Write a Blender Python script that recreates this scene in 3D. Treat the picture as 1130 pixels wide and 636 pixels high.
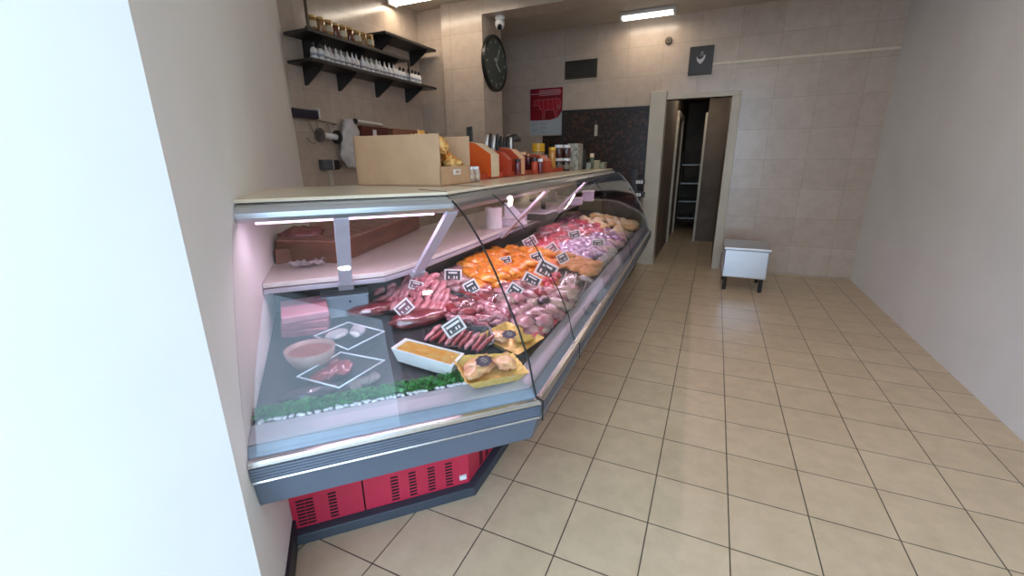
import bpy, bmesh, math, random
from mathutils import Vector, Matrix, noise
R = random.Random(7)
for o in list(bpy.data.objects): bpy.data.objects.remove(o)
SC = bpy.context.scene
COL = SC.collection
PI = math.pi

# ------------------------------------------------------------------ camera, world, exposure, big lights
M = Matrix(((0.911, 0.109, -0.398), (0.412, -0.266, 0.871), (-0.011, -0.958, -0.287)))   # rows: world axes seen by the camera
def _orth(m):
    r = [Vector(m[i]) for i in range(3)]
    r[1] = r[1].normalized(); r[0] = (r[0]-r[1]*r[0].dot(r[1])).normalized()
    r[2] = r[0].cross(r[1]).normalized()
    return Matrix(r)
M = _orth(M)
CAM = Vector((0, 0, 1.43))
cd = bpy.data.cameras.new('camera'); cam = bpy.data.objects.new('camera', cd); COL.objects.link(cam)
cd.sensor_width = 36; cd.lens = 36*478/1130; cd.clip_start = .02
rm = Matrix(((M[0][0], -M[0][1], -M[0][2]), (M[1][0], -M[1][1], -M[1][2]), (M[2][0], -M[2][1], -M[2][2])))
cam.matrix_world = Matrix.Translation(CAM) @ rm.to_4x4()
SC.camera = cam
SC.view_settings.view_transform = 'Standard'; SC.view_settings.look = 'None'
SC.view_settings.gamma = 1; SC.view_settings.use_curve_mapping = False
SC.view_settings.exposure = -0.6
W = bpy.data.worlds.new('world'); SC.world = W; W.use_nodes = True
bg = W.node_tree.nodes['Background']; bg.inputs[0].default_value = (0.55, 0.76, 1.0, 1); bg.inputs[1].default_value = 8.0

def area(name, loc, rot, sx, sy, power, col):
    l = bpy.data.lights.new(name, 'AREA'); l.shape = 'RECTANGLE'; l.size = sx; l.size_y = sy; l.energy = power; l.color = col
    o = bpy.data.objects.new(name, l); COL.objects.link(o); o.location = loc; o.rotation_euler = rot
    o.visible_glossy = True
    return o
CEIL_POWER = 8.5; TUBE_EMIT = 7; SPOT_EMIT = 60; CASE_POWER = 5

# ------------------------------------------------------------------ rays: a direction in the view -> a point on a plane of the shop
def ray(px, py): return M @ Vector((px-565, py-318, 478.))
def onz(px, py, z): d = ray(px, py); return CAM+d*((z-CAM.z)/d.z)
def onx(px, py, x): d = ray(px, py); return CAM+d*(x/d.x)
def ony(px, py, y): d = ray(px, py); return CAM+d*(y/d.y)
A1 = math.radians(45.2); A2 = math.radians(91.8)
T1 = Vector((math.cos(A1), math.sin(A1), 0)); T2 = Vector((math.cos(A2), math.sin(A2), 0))
N1 = Vector((-T1.y, T1.x, 0)); N2 = Vector((-T2.y, T2.x, 0))
WV = Vector((-1.013, .399, 0)); P0 = Vector((-.464, 1.224, 0))
U0 = -.87; U1 = 3.74
def uv(seg, u, s, z=0):
    t, n = (T1, N1) if seg == 1 else (T2, N2)
    v = P0+t*u+n*s; v.z = z; return v
def vert(px, py, seg, s):
    n = N1 if seg == 1 else N2
    d = ray(px, py); t = (P0.dot(n)+s)/(d.x*n.x+d.y*n.y); return CAM+d*t
def deckz(s): return .69+(s-.12)*.175
def D(px, py, dz=0, seg=2):
    n = N1 if seg == 1 else N2
    lo, hi = .5, 1.3
    for i in range(40):
        z = (lo+hi)/2; q = onz(px, py, z); s = (q-P0).dot(n)
        if deckz(s)+dz > z: lo = z
        else: hi = z
    return q

# ------------------------------------------------------------------ materials
MATS = {}
def mat(name, col, rough=.5, metal=0., col2=None, scale=20, detail=4, bump=0., emit=None, es=0, spec=.5, coat=0, contrast=(.35, .65), stretch=None):
    if name in MATS: return MATS[name]
    m = bpy.data.materials.new(name); m.use_nodes = True; nt = m.node_tree; b = nt.nodes['Principled BSDF']
    b.inputs['Base Color'].default_value = (*col, 1); b.inputs['Roughness'].default_value = rough; b.inputs['Metallic'].default_value = metal
    b.inputs['Specular IOR Level'].default_value = spec; b.inputs['Coat Weight'].default_value = coat
    tc = nt.nodes.new('ShaderNodeTexCoord'); n = nt.nodes.new('ShaderNodeTexNoise'); n.inputs['Scale'].default_value = scale; n.inputs['Detail'].default_value = detail
    mp = nt.nodes.new('ShaderNodeMapping'); nt.links.new(tc.outputs['Object'], mp.inputs[0]); nt.links.new(mp.outputs[0], n.inputs['Vector'])
    if stretch: mp.inputs['Scale'].default_value = stretch
    if col2 is None: col2 = tuple(c*.9 for c in col)
    cr = nt.nodes.new('ShaderNodeValToRGB'); cr.color_ramp.elements[0].position = contrast[0]; cr.color_ramp.elements[1].position = contrast[1]
    cr.color_ramp.elements[0].color = (*col, 1); cr.color_ramp.elements[1].color = (*col2, 1)
    nt.links.new(n.outputs[0], cr.inputs[0]); nt.links.new(cr.outputs[0], b.inputs['Base Color'])
    if bump:
        bp = nt.nodes.new('ShaderNodeBump'); bp.inputs['Strength'].default_value = bump; bp.inputs['Distance'].default_value = .01
        nt.links.new(n.outputs[0], bp.inputs['Height']); nt.links.new(bp.outputs[0], b.inputs['Normal'])
    if emit: b.inputs['Emission Color'].default_value = (*emit, 1); b.inputs['Emission Strength'].default_value = es
    MATS[name] = m; return m

def tile_mat(name, axes, w, h, off, c1, c2, grout, mortar, rough, bumpy=.3, stain=None):
    """square-laid ceramic tiles in world metres; axes picks the two world axes"""
    m = bpy.data.materials.new(name); m.use_nodes = True; nt = m.node_tree; b = nt.nodes['Principled BSDF']
    tc = nt.nodes.new('ShaderNodeNewGeometry'); sp = nt.nodes.new('ShaderNodeSeparateXYZ'); cb = nt.nodes.new('ShaderNodeCombineXYZ')
    nt.links.new(tc.outputs['Position'], sp.inputs[0]); nt.links.new(sp.outputs[axes[0]], cb.inputs[0]); nt.links.new(sp.outputs[axes[1]], cb.inputs[1])
    mp = nt.nodes.new('ShaderNodeMapping'); mp.inputs['Location'].default_value = (-off[0], -off[1], 0); nt.links.new(cb.outputs[0], mp.inputs[0])
    br = nt.nodes.new('ShaderNodeTexBrick'); br.offset = 0; br.inputs['Scale'].default_value = 1
    br.inputs['Brick Width'].default_value = w; br.inputs['Row Height'].default_value = h; br.inputs['Mortar Size'].default_value = mortar; br.inputs['Mortar Smooth'].default_value = .2
    br.inputs['Color1'].default_value = (*c1, 1); br.inputs['Color2'].default_value = (*c2, 1); br.inputs['Mortar'].default_value = (*grout, 1)
    nt.links.new(mp.outputs[0], br.inputs['Vector'])
    n = nt.nodes.new('ShaderNodeTexNoise'); n.inputs['Scale'].default_value = 9; n.inputs['Detail'].default_value = 8; n.inputs['Roughness'].default_value = .65
    nt.links.new(tc.outputs['Position'], n.inputs['Vector'])
    mx = nt.nodes.new('ShaderNodeMixRGB'); mx.blend_type = 'MULTIPLY'; mx.inputs[0].default_value = .5
    cr = nt.nodes.new('ShaderNodeValToRGB'); cr.color_ramp.elements[0].position = .3; cr.color_ramp.elements[0].color = (.72, .69, .64, 1); cr.color_ramp.elements[1].position = .62; cr.color_ramp.elements[1].color = (1, 1, 1, 1)
    nt.links.new(n.outputs[0], cr.inputs[0]); nt.links.new(br.outputs['Color'], mx.inputs[1]); nt.links.new(cr.outputs[0], mx.inputs[2])
    nt.links.new(mx.outputs[0], b.inputs['Base Color'])
    b.inputs['Roughness'].default_value = rough
    bp = nt.nodes.new('ShaderNodeBump'); bp.inputs['Strength'].default_value = bumpy; bp.inputs['Distance'].default_value = .003; bp.invert = True
    nt.links.new(br.outputs['Fac'], bp.inputs['Height']); nt.links.new(bp.outputs[0], b.inputs['Normal'])
    return m

def glass_mat(name, tint=(.93, .96, .95), base=.04, rough=0.0):
    m = bpy.data.materials.new(name); m.use_nodes = True; nt = m.node_tree; nt.nodes.clear()
    out = nt.nodes.new('ShaderNodeOutputMaterial'); mix = nt.nodes.new('ShaderNodeMixShader')
    tr = nt.nodes.new('ShaderNodeBsdfTransparent'); tr.inputs[0].default_value = (*tint, 1)
    gl = nt.nodes.new('ShaderNodeBsdfGlossy'); gl.inputs['Roughness'].default_value = rough
    lw = nt.nodes.new('ShaderNodeLayerWeight'); lw.inputs[0].default_value = .5
    pw = nt.nodes.new('ShaderNodeMath'); pw.operation = 'POWER'; pw.inputs[1].default_value = 5
    ma = nt.nodes.new('ShaderNodeMath'); ma.operation = 'MULTIPLY_ADD'; ma.inputs[1].default_value = 1-base; ma.inputs[2].default_value = base
    nt.links.new(lw.outputs['Facing'], pw.inputs[0]); nt.links.new(pw.outputs[0], ma.inputs[0]); nt.links.new(ma.outputs[0], mix.inputs[0])
    nt.links.new(tr.outputs[0], mix.inputs[1]); nt.links.new(gl.outputs[0], mix.inputs[2]); nt.links.new(mix.outputs[0], out.inputs[0])
    return m

def emis(name, col, s):
    m = bpy.data.materials.new(name); m.use_nodes = True; b = m.node_tree.nodes['Principled BSDF']
    b.inputs['Base Color'].default_value = (*col, 1); b.inputs['Emission Color'].default_value = (*col, 1); b.inputs['Emission Strength'].default_value = s
    return m

m_floor = tile_mat('floor_tiles', (0, 1), .3005, .3005, (-.3945, 1.2115), (.68, .545, .375), (.63, .50, .34), (.10, .08, .06), .0028, .32, .4)
WT1 = (.60, .49, .40); WT2 = (.54, .435, .35)
m_wallx = tile_mat('wall_tiles_side', (1, 2), .29, .36, (3.275, 2.03), WT1, WT2, (.42, .35, .27), .002, .16, .15)
m_wally = tile_mat('wall_tiles_back', (0, 2), .42, .34, (-2.84, 2.06), WT1, WT2, (.40, .33, .25), .002, .22, .15)
m_ceil = mat('ceiling_plaster', (.55, .49, .41), .8, col2=(.5, .44, .37), scale=3)
m_white = mat('white_plaster', (.86, .86, .85), .7, col2=(.82, .82, .81), scale=2)
m_pave = mat('pavement_concrete', (.6, .6, .6), .9, col2=(.5, .5, .5), scale=6)
m_alu = mat('brushed_aluminium', (.62, .63, .66), .28, .9, col2=(.55, .56, .6), scale=4, stretch=(1, 1, 60))
m_rail = mat('satin_rail', (.60, .58, .56), .25, .95, col2=(.55, .53, .51), scale=5)
m_alu_l = mat('pale_aluminium', (.78, .78, .78), .35, .6, col2=(.72, .72, .72), scale=6)
m_grey = mat('slate_grey_lacquer', (.105, .130, .175), .38, 0, col2=(.09, .115, .155), scale=3)
m_bump = mat('dark_rubber_bumper', (.10, .115, .15), .45, col2=(.085, .1, .13), scale=8)
m_kick = mat('kick_plate_grey', (.045, .055, .075), .45, col2=(.04, .05, .065), scale=5)
m_red = mat('crimson_lacquer', (.60, .03, .075), .35, col2=(.54, .025, .065), scale=3)
m_dark = mat('black_gap', (.006, .006, .008), .6)
m_blk = mat('black_plastic', (.018, .018, .02), .4)
m_metalw = mat('white_enamel_ledge', (.42, .41, .46), .3, .15, col2=(.37, .36, .41), scale=3)
m_deck = mat('deck_steel', (.055, .06, .07), .35, .4, col2=(.04, .045, .055), scale=3)
m_marble = mat('pale_worktop_laminate', (.66, .62, .58), .3, col2=(.6, .56, .52), scale=5)
m_glass = glass_mat('case_glass', (.965, .975, .97), .031)
m_glass2 = glass_mat('end_glass', (.85, .9, .88))
m_plas = glass_mat('clear_plastic', (.86, .88, .9), .09, .12)
m_film = glass_mat('cling_film', (.93, .93, .94), .10, .18)
m_shelf = mat('black_shelf_board', (.022, .02, .022), .4, col2=(.03, .028, .028), scale=6)
m_card = mat('corrugated_cardboard', (.60, .37, .21), .8, col2=(.55, .335, .185), scale=10)
m_gold = mat('gold_foil_tray', (.86, .60, .18), .3, .3, col2=(.72, .46, .10), scale=60, bump=.3)
m_wt = mat('white_plastic', (.8, .8, .8), .35)

# ------------------------------------------------------------------ mesh building
def tag(o, label=None, cat=None, group=None, kind=None):
    if label: o['label'] = label
    if cat: o['category'] = cat
    if group: o['group'] = group
    if kind: o['kind'] = kind
    return o
def obj(name, bm, m, parent=None, smooth=False, bevel=0, seg=2):
    me = bpy.data.meshes.new(name)
    bmesh.ops.recalc_face_normals(bm, faces=bm.faces)
    if smooth:
        for f in bm.faces: f.smooth = True
    bm.to_mesh(me); bm.free()
    for x in (m if isinstance(m, (list, tuple)) else [m]): me.materials.append(x)
    o = bpy.data.objects.new(name, me); COL.objects.link(o)
    if parent:
        o.parent = parent
        if parent.get('_w'): o.matrix_parent_inverse = Matrix.Translation(-Vector(parent['_w']))
    if bevel:
        b = o.modifiers.new('bevel', 'BEVEL'); b.width = bevel; b.segments = seg; b.limit_method = 'ANGLE'
    return o
def thing(name, label, cat, loc=(0, 0, 0), rz=0, group=None, world=False):
    """world=True: its parts are given in world metres; else in the thing's own frame"""
    o = bpy.data.objects.new(name, None); COL.objects.link(o); o.location = loc; o.rotation_euler = (0, 0, rz); o.empty_display_size = .05
    if world: o['_w'] = tuple(loc)
    return tag(o, label, cat, group)
def sub(name, bm, m, parent, root, **k):      # a sub-part whose thing is in world metres
    o = obj(name, bm, m, None, **k); o.parent = parent
    if root.get('_w'): o.matrix_parent_inverse = Matrix.Translation(Vector((0, 0, 0)))
    return o
def B(): return bmesh.new()
def box(bm, c, s, rz=0, mi=0, mtx=None):
    r = bmesh.ops.create_cube(bm, size=1)
    m = (mtx if mtx else Matrix.Translation(c) @ Matrix.Rotation(rz, 4, 'Z')) @ Matrix.Diagonal((*s, 1))
    bmesh.ops.transform(bm, matrix=m, verts=r['verts'])
    if mi:
        for f in {f for v in r['verts'] for f in v.link_faces}: f.material_index = mi
    return bm
def bx(bm, x0, x1, y0, y1, z0, z1): return box(bm, ((x0+x1)/2, (y0+y1)/2, (z0+z1)/2), (abs(x1-x0), abs(y1-y0), abs(z1-z0)))
def cyl(bm, a, b, r, n=16, r2=None, caps=True):
    a, b = Vector(a), Vector(b); d = b-a
    rr = bmesh.ops.create_cone(bm, cap_ends=caps, segments=n, radius1=r, radius2=r if r2 is None else r2, depth=d.length)
    bmesh.ops.transform(bm, matrix=Matrix.Translation((a+b)/2) @ d.to_track_quat('Z', 'Y').to_matrix().to_4x4(), verts=rr['verts'])
    return bm
def lathe(bm, prof, c=(0, 0, 0), n=20, axis=None):
    c = Vector(c); rings = []
    q = Matrix.Identity(3) if axis is None else Vector(axis).to_track_quat('Z', 'Y').to_matrix()
    for r, z in prof:
        rings.append([bm.verts.new(c+q @ Vector((r*math.cos(2*PI*i/n), r*math.sin(2*PI*i/n), z))) for i in range(n)])
    for a, b in zip(rings, rings[1:]):
        for i in range(n): bm.faces.new((a[i], a[(i+1) % n], b[(i+1) % n], b[i]))
    bm.faces.new(rings[0][::-1]); bm.faces.new(rings[-1]); return bm
def tube(bm, pts, rad, n=8):
    pts = [Vector(p) for p in pts]; rads = rad if isinstance(rad, (list, tuple)) else [rad]*len(pts); rings = []
    for i, p in enumerate(pts):
        d = (pts[min(i+1, len(pts)-1)]-pts[max(i-1, 0)]).normalized()
        q = d.to_track_quat('Z', 'Y').to_matrix()
        rings.append([bm.verts.new(p+q @ Vector((rads[i]*math.cos(2*PI*k/n), rads[i]*math.sin(2*PI*k/n), 0))) for k in range(n)])
    for a, b in zip(rings, rings[1:]):
        for i in range(n): bm.faces.new((a[i], a[(i+1) % n], b[(i+1) % n], b[i]))
    bm.faces.new(rings[0][::-1]); bm.faces.new(rings[-1]); return bm
def prism(bm, pts, z0, z1):
    a = [bm.verts.new((p[0], p[1], z0)) for p in pts]; b = [bm.verts.new((p[0], p[1], z1)) for p in pts]; n = len(pts)
    bm.faces.new(a[::-1]); bm.faces.new(b)
    for i in range(n): bm.faces.new((a[i], a[(i+1) % n], b[(i+1) % n], b[i]))
    return bm
def poly3(bm, pts, thick):
    """flat polygon given by 3-D points, thickened along -normal"""
    pts = [Vector(p) for p in pts]; n = Vector((0, 0, 0))
    for i in range(len(pts)): n += pts[i].cross(pts[(i+1) % len(pts)])
    n = n.normalized()*thick
    a = [bm.verts.new(p) for p in pts]; b = [bm.verts.new(p-n) for p in pts]; k = len(pts)
    bm.faces.new(a); bm.faces.new(b[::-1])
    for i in range(k): bm.faces.new((a[i], b[i], b[(i+1) % k], a[(i+1) % k]))
    return bm
def stat(st, s):
    """a station along the counter: ('C',) the mitred corner, (1,u) or (2,u) on a segment"""
    if st[0] == 'C': return P0+WV*s
    return uv(st[0], st[1], s)
def sweep(bm, prof, sts, closed=True, mi=0):
    rows = []
    for st in sts:
        r = []
        for s, z in prof:
            v = stat(st, s); r.append(bm.verts.new((v.x, v.y, z)))
        rows.append(r)
    n = len(prof)
    for a, b in zip(rows, rows[1:]):
        for i in range(n if closed else n-1): bm.faces.new((a[i], a[(i+1) % n], b[(i+1) % n], b[i])).material_index = mi
    if closed: bm.faces.new(rows[0][::-1]); bm.faces.new(rows[-1])
    return bm
ALL = [(1, U0), ('C',), (2, U1)]
def blob(bm, c, s, rz=0, amp=.18, sub=3, seed=0, tilt=(0, 0), freq=2.2, flat=True):
    r = bmesh.ops.create_icosphere(bm, subdivisions=sub, radius=1)
    for v in r['verts']:
        k = 1+amp*noise.noise(v.co*freq+Vector((seed*7.13, seed*3.7, seed)))+amp*.5*noise.noise(v.co*freq*2.3+Vector((seed, 9, seed*2)))
        v.co *= k
        if flat and v.co.z < -.55: v.co.z = -.55
    m = Matrix.Translation(c) @ Matrix.Rotation(rz, 4, 'Z') @ Matrix.Rotation(tilt[0], 4, 'X') @ Matrix.Rotation(tilt[1], 4, 'Y') @ Matrix.Diagonal((*s, 1))
    bmesh.ops.transform(bm, matrix=m, verts=r['verts']); return bm
def copy_tree(o, parent=None):
    c = o.copy(); COL.objects.link(c)
    if parent: c.parent = parent
    for ch in list(o.children): copy_tree(ch, c)
    return c
def struct(name, bm, m, **k):
    o = obj(name, bm, m, **k); o['kind'] = 'structure'; return o

# ================================================================== THE SETTING
ZC = 3.05; YB = 6.17; XL = -3.33; XR = 1.6
YF = -.55
b = B(); bx(b, -3.6, 1.8, YF-.1, 10.6, -.1, 0); struct('floor', b, m_floor)
b = B(); bx(b, -9, 9, -14, YF-.101, -.25, -.04); struct('pavement', b, m_pave)
b = B(); bx(b, -3.6, 1.8, YF-.1, YB+.1, ZC, ZC+.1); struct('ceiling', b, m_ceil)
b = B(); bx(b, XL-.1, XL, 2.0, YB, 0, ZC); struct('wall_left', b, m_wallx)
# diagonal white wall that the near end of the counter runs into, then the return to the shop front
def wp(k): return T1*(-.33)+N1*k           # k metres along the diagonal wall
a0, a1 = wp(-1.08+2.14-.0), wp(4.45)
a0 = wp(1.10)
b = B(); prism(b, [a0+T1*.012, a1+T1*.012, a1, a0], 0, .09); struct('baseboard_diagonal', b, mat('black_skirting', (.02, .022, .03), .5))
b = B(); prism(b, [a0, a1, a1-T1*.1, a0-T1*.1], 0, ZC); struct('wall_diagonal', b, m_white)
b = B(); bx(b, a0.x-.1, a0.x, YF-.1, a0.y, 0, ZC); struct('wall_entrance', b, m_white)
b = B(); bx(b, XR, XR+.1, YF-.1, YB, 0, ZC); struct('wall_right', b, m_white)
# shop front: an opening on the street 2.55 m wide
b = B(); bx(b, .96, XR, YF-.1, YF, 0, ZC); bx(b, a0.x, .96, YF-.1, YF, 3.0, ZC); struct('wall_front', b, m_white)
# back of the shop
DX0, DX1, DZ = -.65, .09, 2.11
b = B(); bx(b, XL-.1, DX0-.19, YB, YB+.12, 0, ZC); bx(b, DX0-.19, DX1, YB, YB+.12, DZ, ZC); bx(b, DX1, XR+.1, YB, YB+.12, 0, ZC); struct('wall_back', b, m_wally)
# tiled pier with a lintel
b = B(); bx(b, XL, -2.95, 4.73, 5.1, 0, ZC); bx(b, -2.95, -2.44, 4.65, 5.12, 0, ZC); struct('wall_pier', b, m_wally)
b = B(); bx(b, -2.44, XR, 4.65, 4.95, 2.9, ZC); struct('wall_lintel', b, m_wally)
# column beside the corridor
m_col = mat('cream_paint', (.62, .56, .45), .5, col2=(.56, .5, .4), scale=4)
b = B(); bx(b, DX0-.19, DX0, YB-.07, YB+.12, 0, DZ+.1); struct('trim_1', b, m_col, bevel=.006)
b = B(); bx(b, DX0-.2, DX0+.01, YB-.08, YB+.13, 0, .09); struct('baseboard_column', b, m_col)
b = B(); bx(b, DX1, DX1+.10, YB-.02, YB+.14, 0, DZ); bx(b, DX0, DX1+.10, YB-.02, YB+.14, DZ, DZ+.05); struct('trim_2', b, m_col, bevel=.004)
# corridor
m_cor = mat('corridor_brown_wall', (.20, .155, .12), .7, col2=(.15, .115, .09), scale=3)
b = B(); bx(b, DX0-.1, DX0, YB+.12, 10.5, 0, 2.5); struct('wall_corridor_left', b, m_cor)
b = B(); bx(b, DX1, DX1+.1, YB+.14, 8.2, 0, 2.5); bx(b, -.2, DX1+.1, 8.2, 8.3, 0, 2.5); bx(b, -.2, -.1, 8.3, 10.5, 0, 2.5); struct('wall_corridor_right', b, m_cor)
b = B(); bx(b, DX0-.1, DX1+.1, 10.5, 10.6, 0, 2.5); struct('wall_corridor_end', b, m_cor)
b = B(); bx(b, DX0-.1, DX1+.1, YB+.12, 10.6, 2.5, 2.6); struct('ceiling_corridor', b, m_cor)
b = B(); bx(b, DX0, DX0+.035, 7.9, 8.0, 0, 2.1); bx(b, DX0, DX0+.035, 9.0, 9.1, 0, 2.1); bx(b, DX0, DX0+.035, 7.9, 9.1, 2.05, 2.13); struct('trim_3', b, m_col)
b = B(); bx(b, -.235, -.2, 8.16, 8.26, 0, 2.1); struct('trim_4', b, m_col)

# ================================================================== THE COUNTER
cnt = thing('display_counter', 'long glass fronted refrigerated butcher display counter bending around a corner with a red vented base', 'display counter', tuple(P0+WV*.4), world=True)
def C_(name, bm, m, **k): return obj(name, bm, m, cnt, **k)
b = B(); sweep(b, [(.34, 0), (.347, .040), (.385, .044), (.39, .0)], ALL); C_('kick_plate', b, m_kick, bevel=.004)
b = B(); sweep(b, [(.40, .05), (.40, .60), (.92, .60), (1.0, .02), (.5, .02)], ALL); C_('cabinet_body', b, m_dark)
# red vented panels
def base_panel(seg, u0, u1, cols, rows=8, sw=.030, z0=.062, dz=.0155):
    b = B(); a = uv(seg, u0, .38); c = uv(seg, u1, .38); n = (N1 if seg == 1 else N2)
    prism(b, [a, c, c+n*.018, a+n*.018], .046, .455)
    nf = len(b.faces)
    for cu in cols:
        for r in range(rows):
            q = uv(seg, cu, .3795, z0+r*dz); box(b, q, (sw, .004, .0065), (A1 if seg == 1 else A2), 1)
    C_('base_panel', b, [m_red, m_dark])
g = .003
uc1 = WV.dot(T1)*.38; uc2 = WV.dot(T2)*.38
cu = [(vert(x, y, 1, .38)-P0).dot(T1) for x, y in [(436, 540), (455.5, 533), (476, 525), (495, 518)]]
base_panel(1, -.604+g, uc1, cu)
cu2 = [(vert(x, y, 1, .38)-P0).dot(T1) for x, y in [(343, 565), (368, 558)]]+[-.85+.015]
base_panel(1, U0, -.604-g, cu2)
for i in range(5):
    ua = uc2+(U1-uc2)*i/5; ub = uc2+(U1-uc2)*(i+1)/5
    base_panel(2, ua+g, ub-g, [ua+.12+.062*k for k in range(4)]+[ub-.12-.062*k for k in range(4)])
b = B(); c0 = P0+WV*.375+T1*-.03; box(b, (c0.x, c0.y, .085), (.03, .008, .022), A1); o = C_('sticker', b, m_wt); o['label'] = 'small white sticker on the red corner'
# grey apron, bumper, rails
b = B(); sweep(b, [(.004, .60), (.006, .565), (.032, .468), (.05, .455), (.42, .44), (.42, .60)], ALL); C_('apron_panel', b, m_grey)
b = B(); sweep(b, [(0, .643), (-.008, .6415), (-.013, .636), (-.014, .628), (-.010, .622), (.01, .620), (.012, .643)], ALL); C_('bumper_rail', b, m_rail)
b = B()
pr = [(.01, .618)]
for i in range(4):
    z = .618-i*.0095; pr += [(-.008, z), (-.010, z-.006), (-.004, z-.008)]
pr += [(-.004, .578), (.01, .578)]
sweep(b, pr, ALL); C_('bumper', b, m_bump)
b = B(); sweep(b, [(.01, .579), (-.008, .578), (-.011, .574), (-.008, .570), (.01, .568)], ALL); C_('lower_rail', b, m_rail)
b = B(); sweep(b, [(.040, .60), (.038, .669), (.044, .673), (.082, .684), (.098, .691), (.104, .691), (.106, .682), (.106, .60)], ALL); C_('front_ledge', b, m_metalw)
b = B(); sweep(b, [(.012, .60), (.012, .643), (.016, .648), (.034, .666), (.0375, .664), (.0375, .60)], ALL); C_('outer_sill', b, mat('blue_grey_sill', (.24, .30, .38), .35, .1))
b = B(); sweep(b, [(.106, deckz(.106)-.005), (.82, deckz(.82)-.005), (.82, deckz(.82)-.02), (.106, .66)], ALL); C_('deck', b, m_deck)
b = B(); sweep(b, [(.81, .79), (.81, .94), (.83, .94), (.83, .79)], ALL); C_('back_panel', b, m_deck)
# worktop with a bevelled inner corner
def wt_poly(off):
    ln = [uv(1, U0, .61+off), uv(1, -.423-off*.2, .61+off), uv(2, .296+off*.2, .705+off), uv(2, U1-.25, .705+off)]
    bk = [uv(2, U1-.25, 1.3), P0+WV*1.3, uv(1, U0, 1.3)]
    return ln+bk
b = B(); prism(b, wt_poly(0), .943, .962); C_('worktop_apron', b, m_metalw, bevel=.003)
b = B(); prism(b, wt_poly(.008), .965, .985); C_('worktop', b, m_marble, bevel=.003)
b = B(); prism(b, [uv(1, U0, 1.0), P0+WV*1.0, uv(2, U1-.25, 1.0), uv(2, U1-.25, 1.25), P0+WV*1.25, uv(1, U0, 1.25)], .0, .943); C_('rear_cabinet', b, m_alu)
# glass
GP = [(0.012, .644), (.026, .69), (.044, .765), (.088, .866), (.135, .95), (.195, 1.053), (.258, 1.145), (.333, 1.228), (.385, 1.268), (.44, 1.300)]
def gprof(t=.006, prof=GP, inner=.0):
    a = []; 
    for i, (s, z) in enumerate(prof):
        s0, z0 = prof[max(i-1, 0)]; s1, z1 = prof[min(i+1, len(prof)-1)]; d = Vector((s1-s0, z1-z0)).normalized()
        a.append(((s, z), (s+d.y*t, z-d.x*t)))
    return [x[0] for x in a]+[x[1] for x in a][::-1]
US2 = (.515)
# panes meet in the mitre
b = B(); sweep(b, gprof(), [(1, U0), ('C',)]); o = C_('glass_pane', b, m_glass)
b = B(); sweep(b, gprof(), [('C',), (2, US2)]); o = C_('glass_pane', b, m_glass)
b = B(); sweep(b, gprof(), [(2, US2), (2, 2.35)]); o = C_('glass_pane', b, m_glass)
b = B(); sweep(b, gprof(), [(2, 2.35), (2, U1)]); o = C_('glass_pane', b, m_glass)
# smooth curved glass: subdivide shading only
for o in cnt.children:
    if o.name.startswith('glass_pane'):
        for f in o.data.polygons: f.use_smooth = True
        es = o.modifiers.new('split', 'EDGE_SPLIT'); es.split_angle = math.radians(40)
def gasket(st, w, ext=True):
    """black seal between two panes"""
    b = B(); pts = []
    for s, z in ([(-.014, .566), (-.016, .64)] if ext else [])+GP: 
        v = stat(st, s-.003); pts.append((v.x, v.y, z+.0015))
    tube(b, pts, w, 6); C_('glass_seal', b, m_dark)
gasket(('C',), .0036); gasket((2, US2), .0022, False); gasket((2, 2.35), .002, False)
b = B(); tube(b, [(*uv(2, US2, -.015)[:2], z) for z in (.566, .642)], .0018, 6); C_('rail_joint', b, m_dark)
# canopy with lamp and the top shelf
UT = U1-.14
TS = [(1, U0), ('C',), (2, UT)]
b = B(); sweep(b, [(.400, 1.242), (.392, 1.256), (.392, 1.272), (.402, 1.286), (.43, 1.298), (.52, 1.298), (.52, 1.262), (.42, 1.262), (.415, 1.238)], TS); C_('canopy', b, m_alu)
m_lamp = emis('pink_case_tube', (1, .62, .93), 5)
b = B(); sweep(b, [(.41, 1.233), (.41, 1.242), (.43, 1.242), (.43, 1.233)], [(1, U0+.05), (1, -.24)]); C_('lamp_tube', b, m_lamp)
b = B(); sweep(b, [(.47, 1.244), (.47, 1.252), (.485, 1.252), (.485, 1.244)], [(2, .3), (2, UT-.1)]); C_('lamp_tube', b, m_lamp)
b = B(); sweep(b, [(.425, 1.302), (.422, 1.307), (.427, 1.313), (1.08, 1.313), (1.08, 1.302)], TS); C_('top_shelf', b, mat('top_shelf_glare_cream', (.82, .71, .54), .22, 0, col2=(.76, .65, .48), scale=2))  # warm glare on the shelf is put into its cream base colour
for st in [('C',), (2, US2)]:
    b = B(); p, q = stat(st, .43), stat(st, .60); cyl(b, (p.x, p.y, 1.3135), (q.x, q.y, 1.3135), .0016, 6); C_('shelf_joint', b, m_dark)
# posts that carry the canopy
def post(top, bot, w, axis):
    b = B(); d = (bot-top); ax = axis.normalized(); nn = d.cross(ax).normalized()
    for h in (-1, 1): pass
    c = (top+bot)/2; mx = Matrix((ax, nn, d.normalized())).transposed().to_4x4(); mx.translation = c
    box(b, (0, 0, 0), (w, .016, d.length), mtx=mx)
    b2 = bmesh.new(); 
    o = C_('support_post', b, mat('lilac_white_enamel', (.62, .58, .68), .35, .1), bevel=.002)
    m2 = mx.copy(); m2.translation = bot; b = B(); box(b, (0, 0, 0), (w*1.15, .03, .035), mtx=m2); k = obj('post_foot', b, m_metalw, bevel=.002); k.parent = o
    return o
pc = [(.405, 1.242), (.655, .955)]
post(uv(1, -.56, .405, 1.242), uv(1, -.575, .60, .952), .05, T1)
cc = P0+WV*.405; cc.z = 1.242; cb = P0+WV*.655; cb.z = .958
post(cc, cb, .05, (T1+T2))
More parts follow.
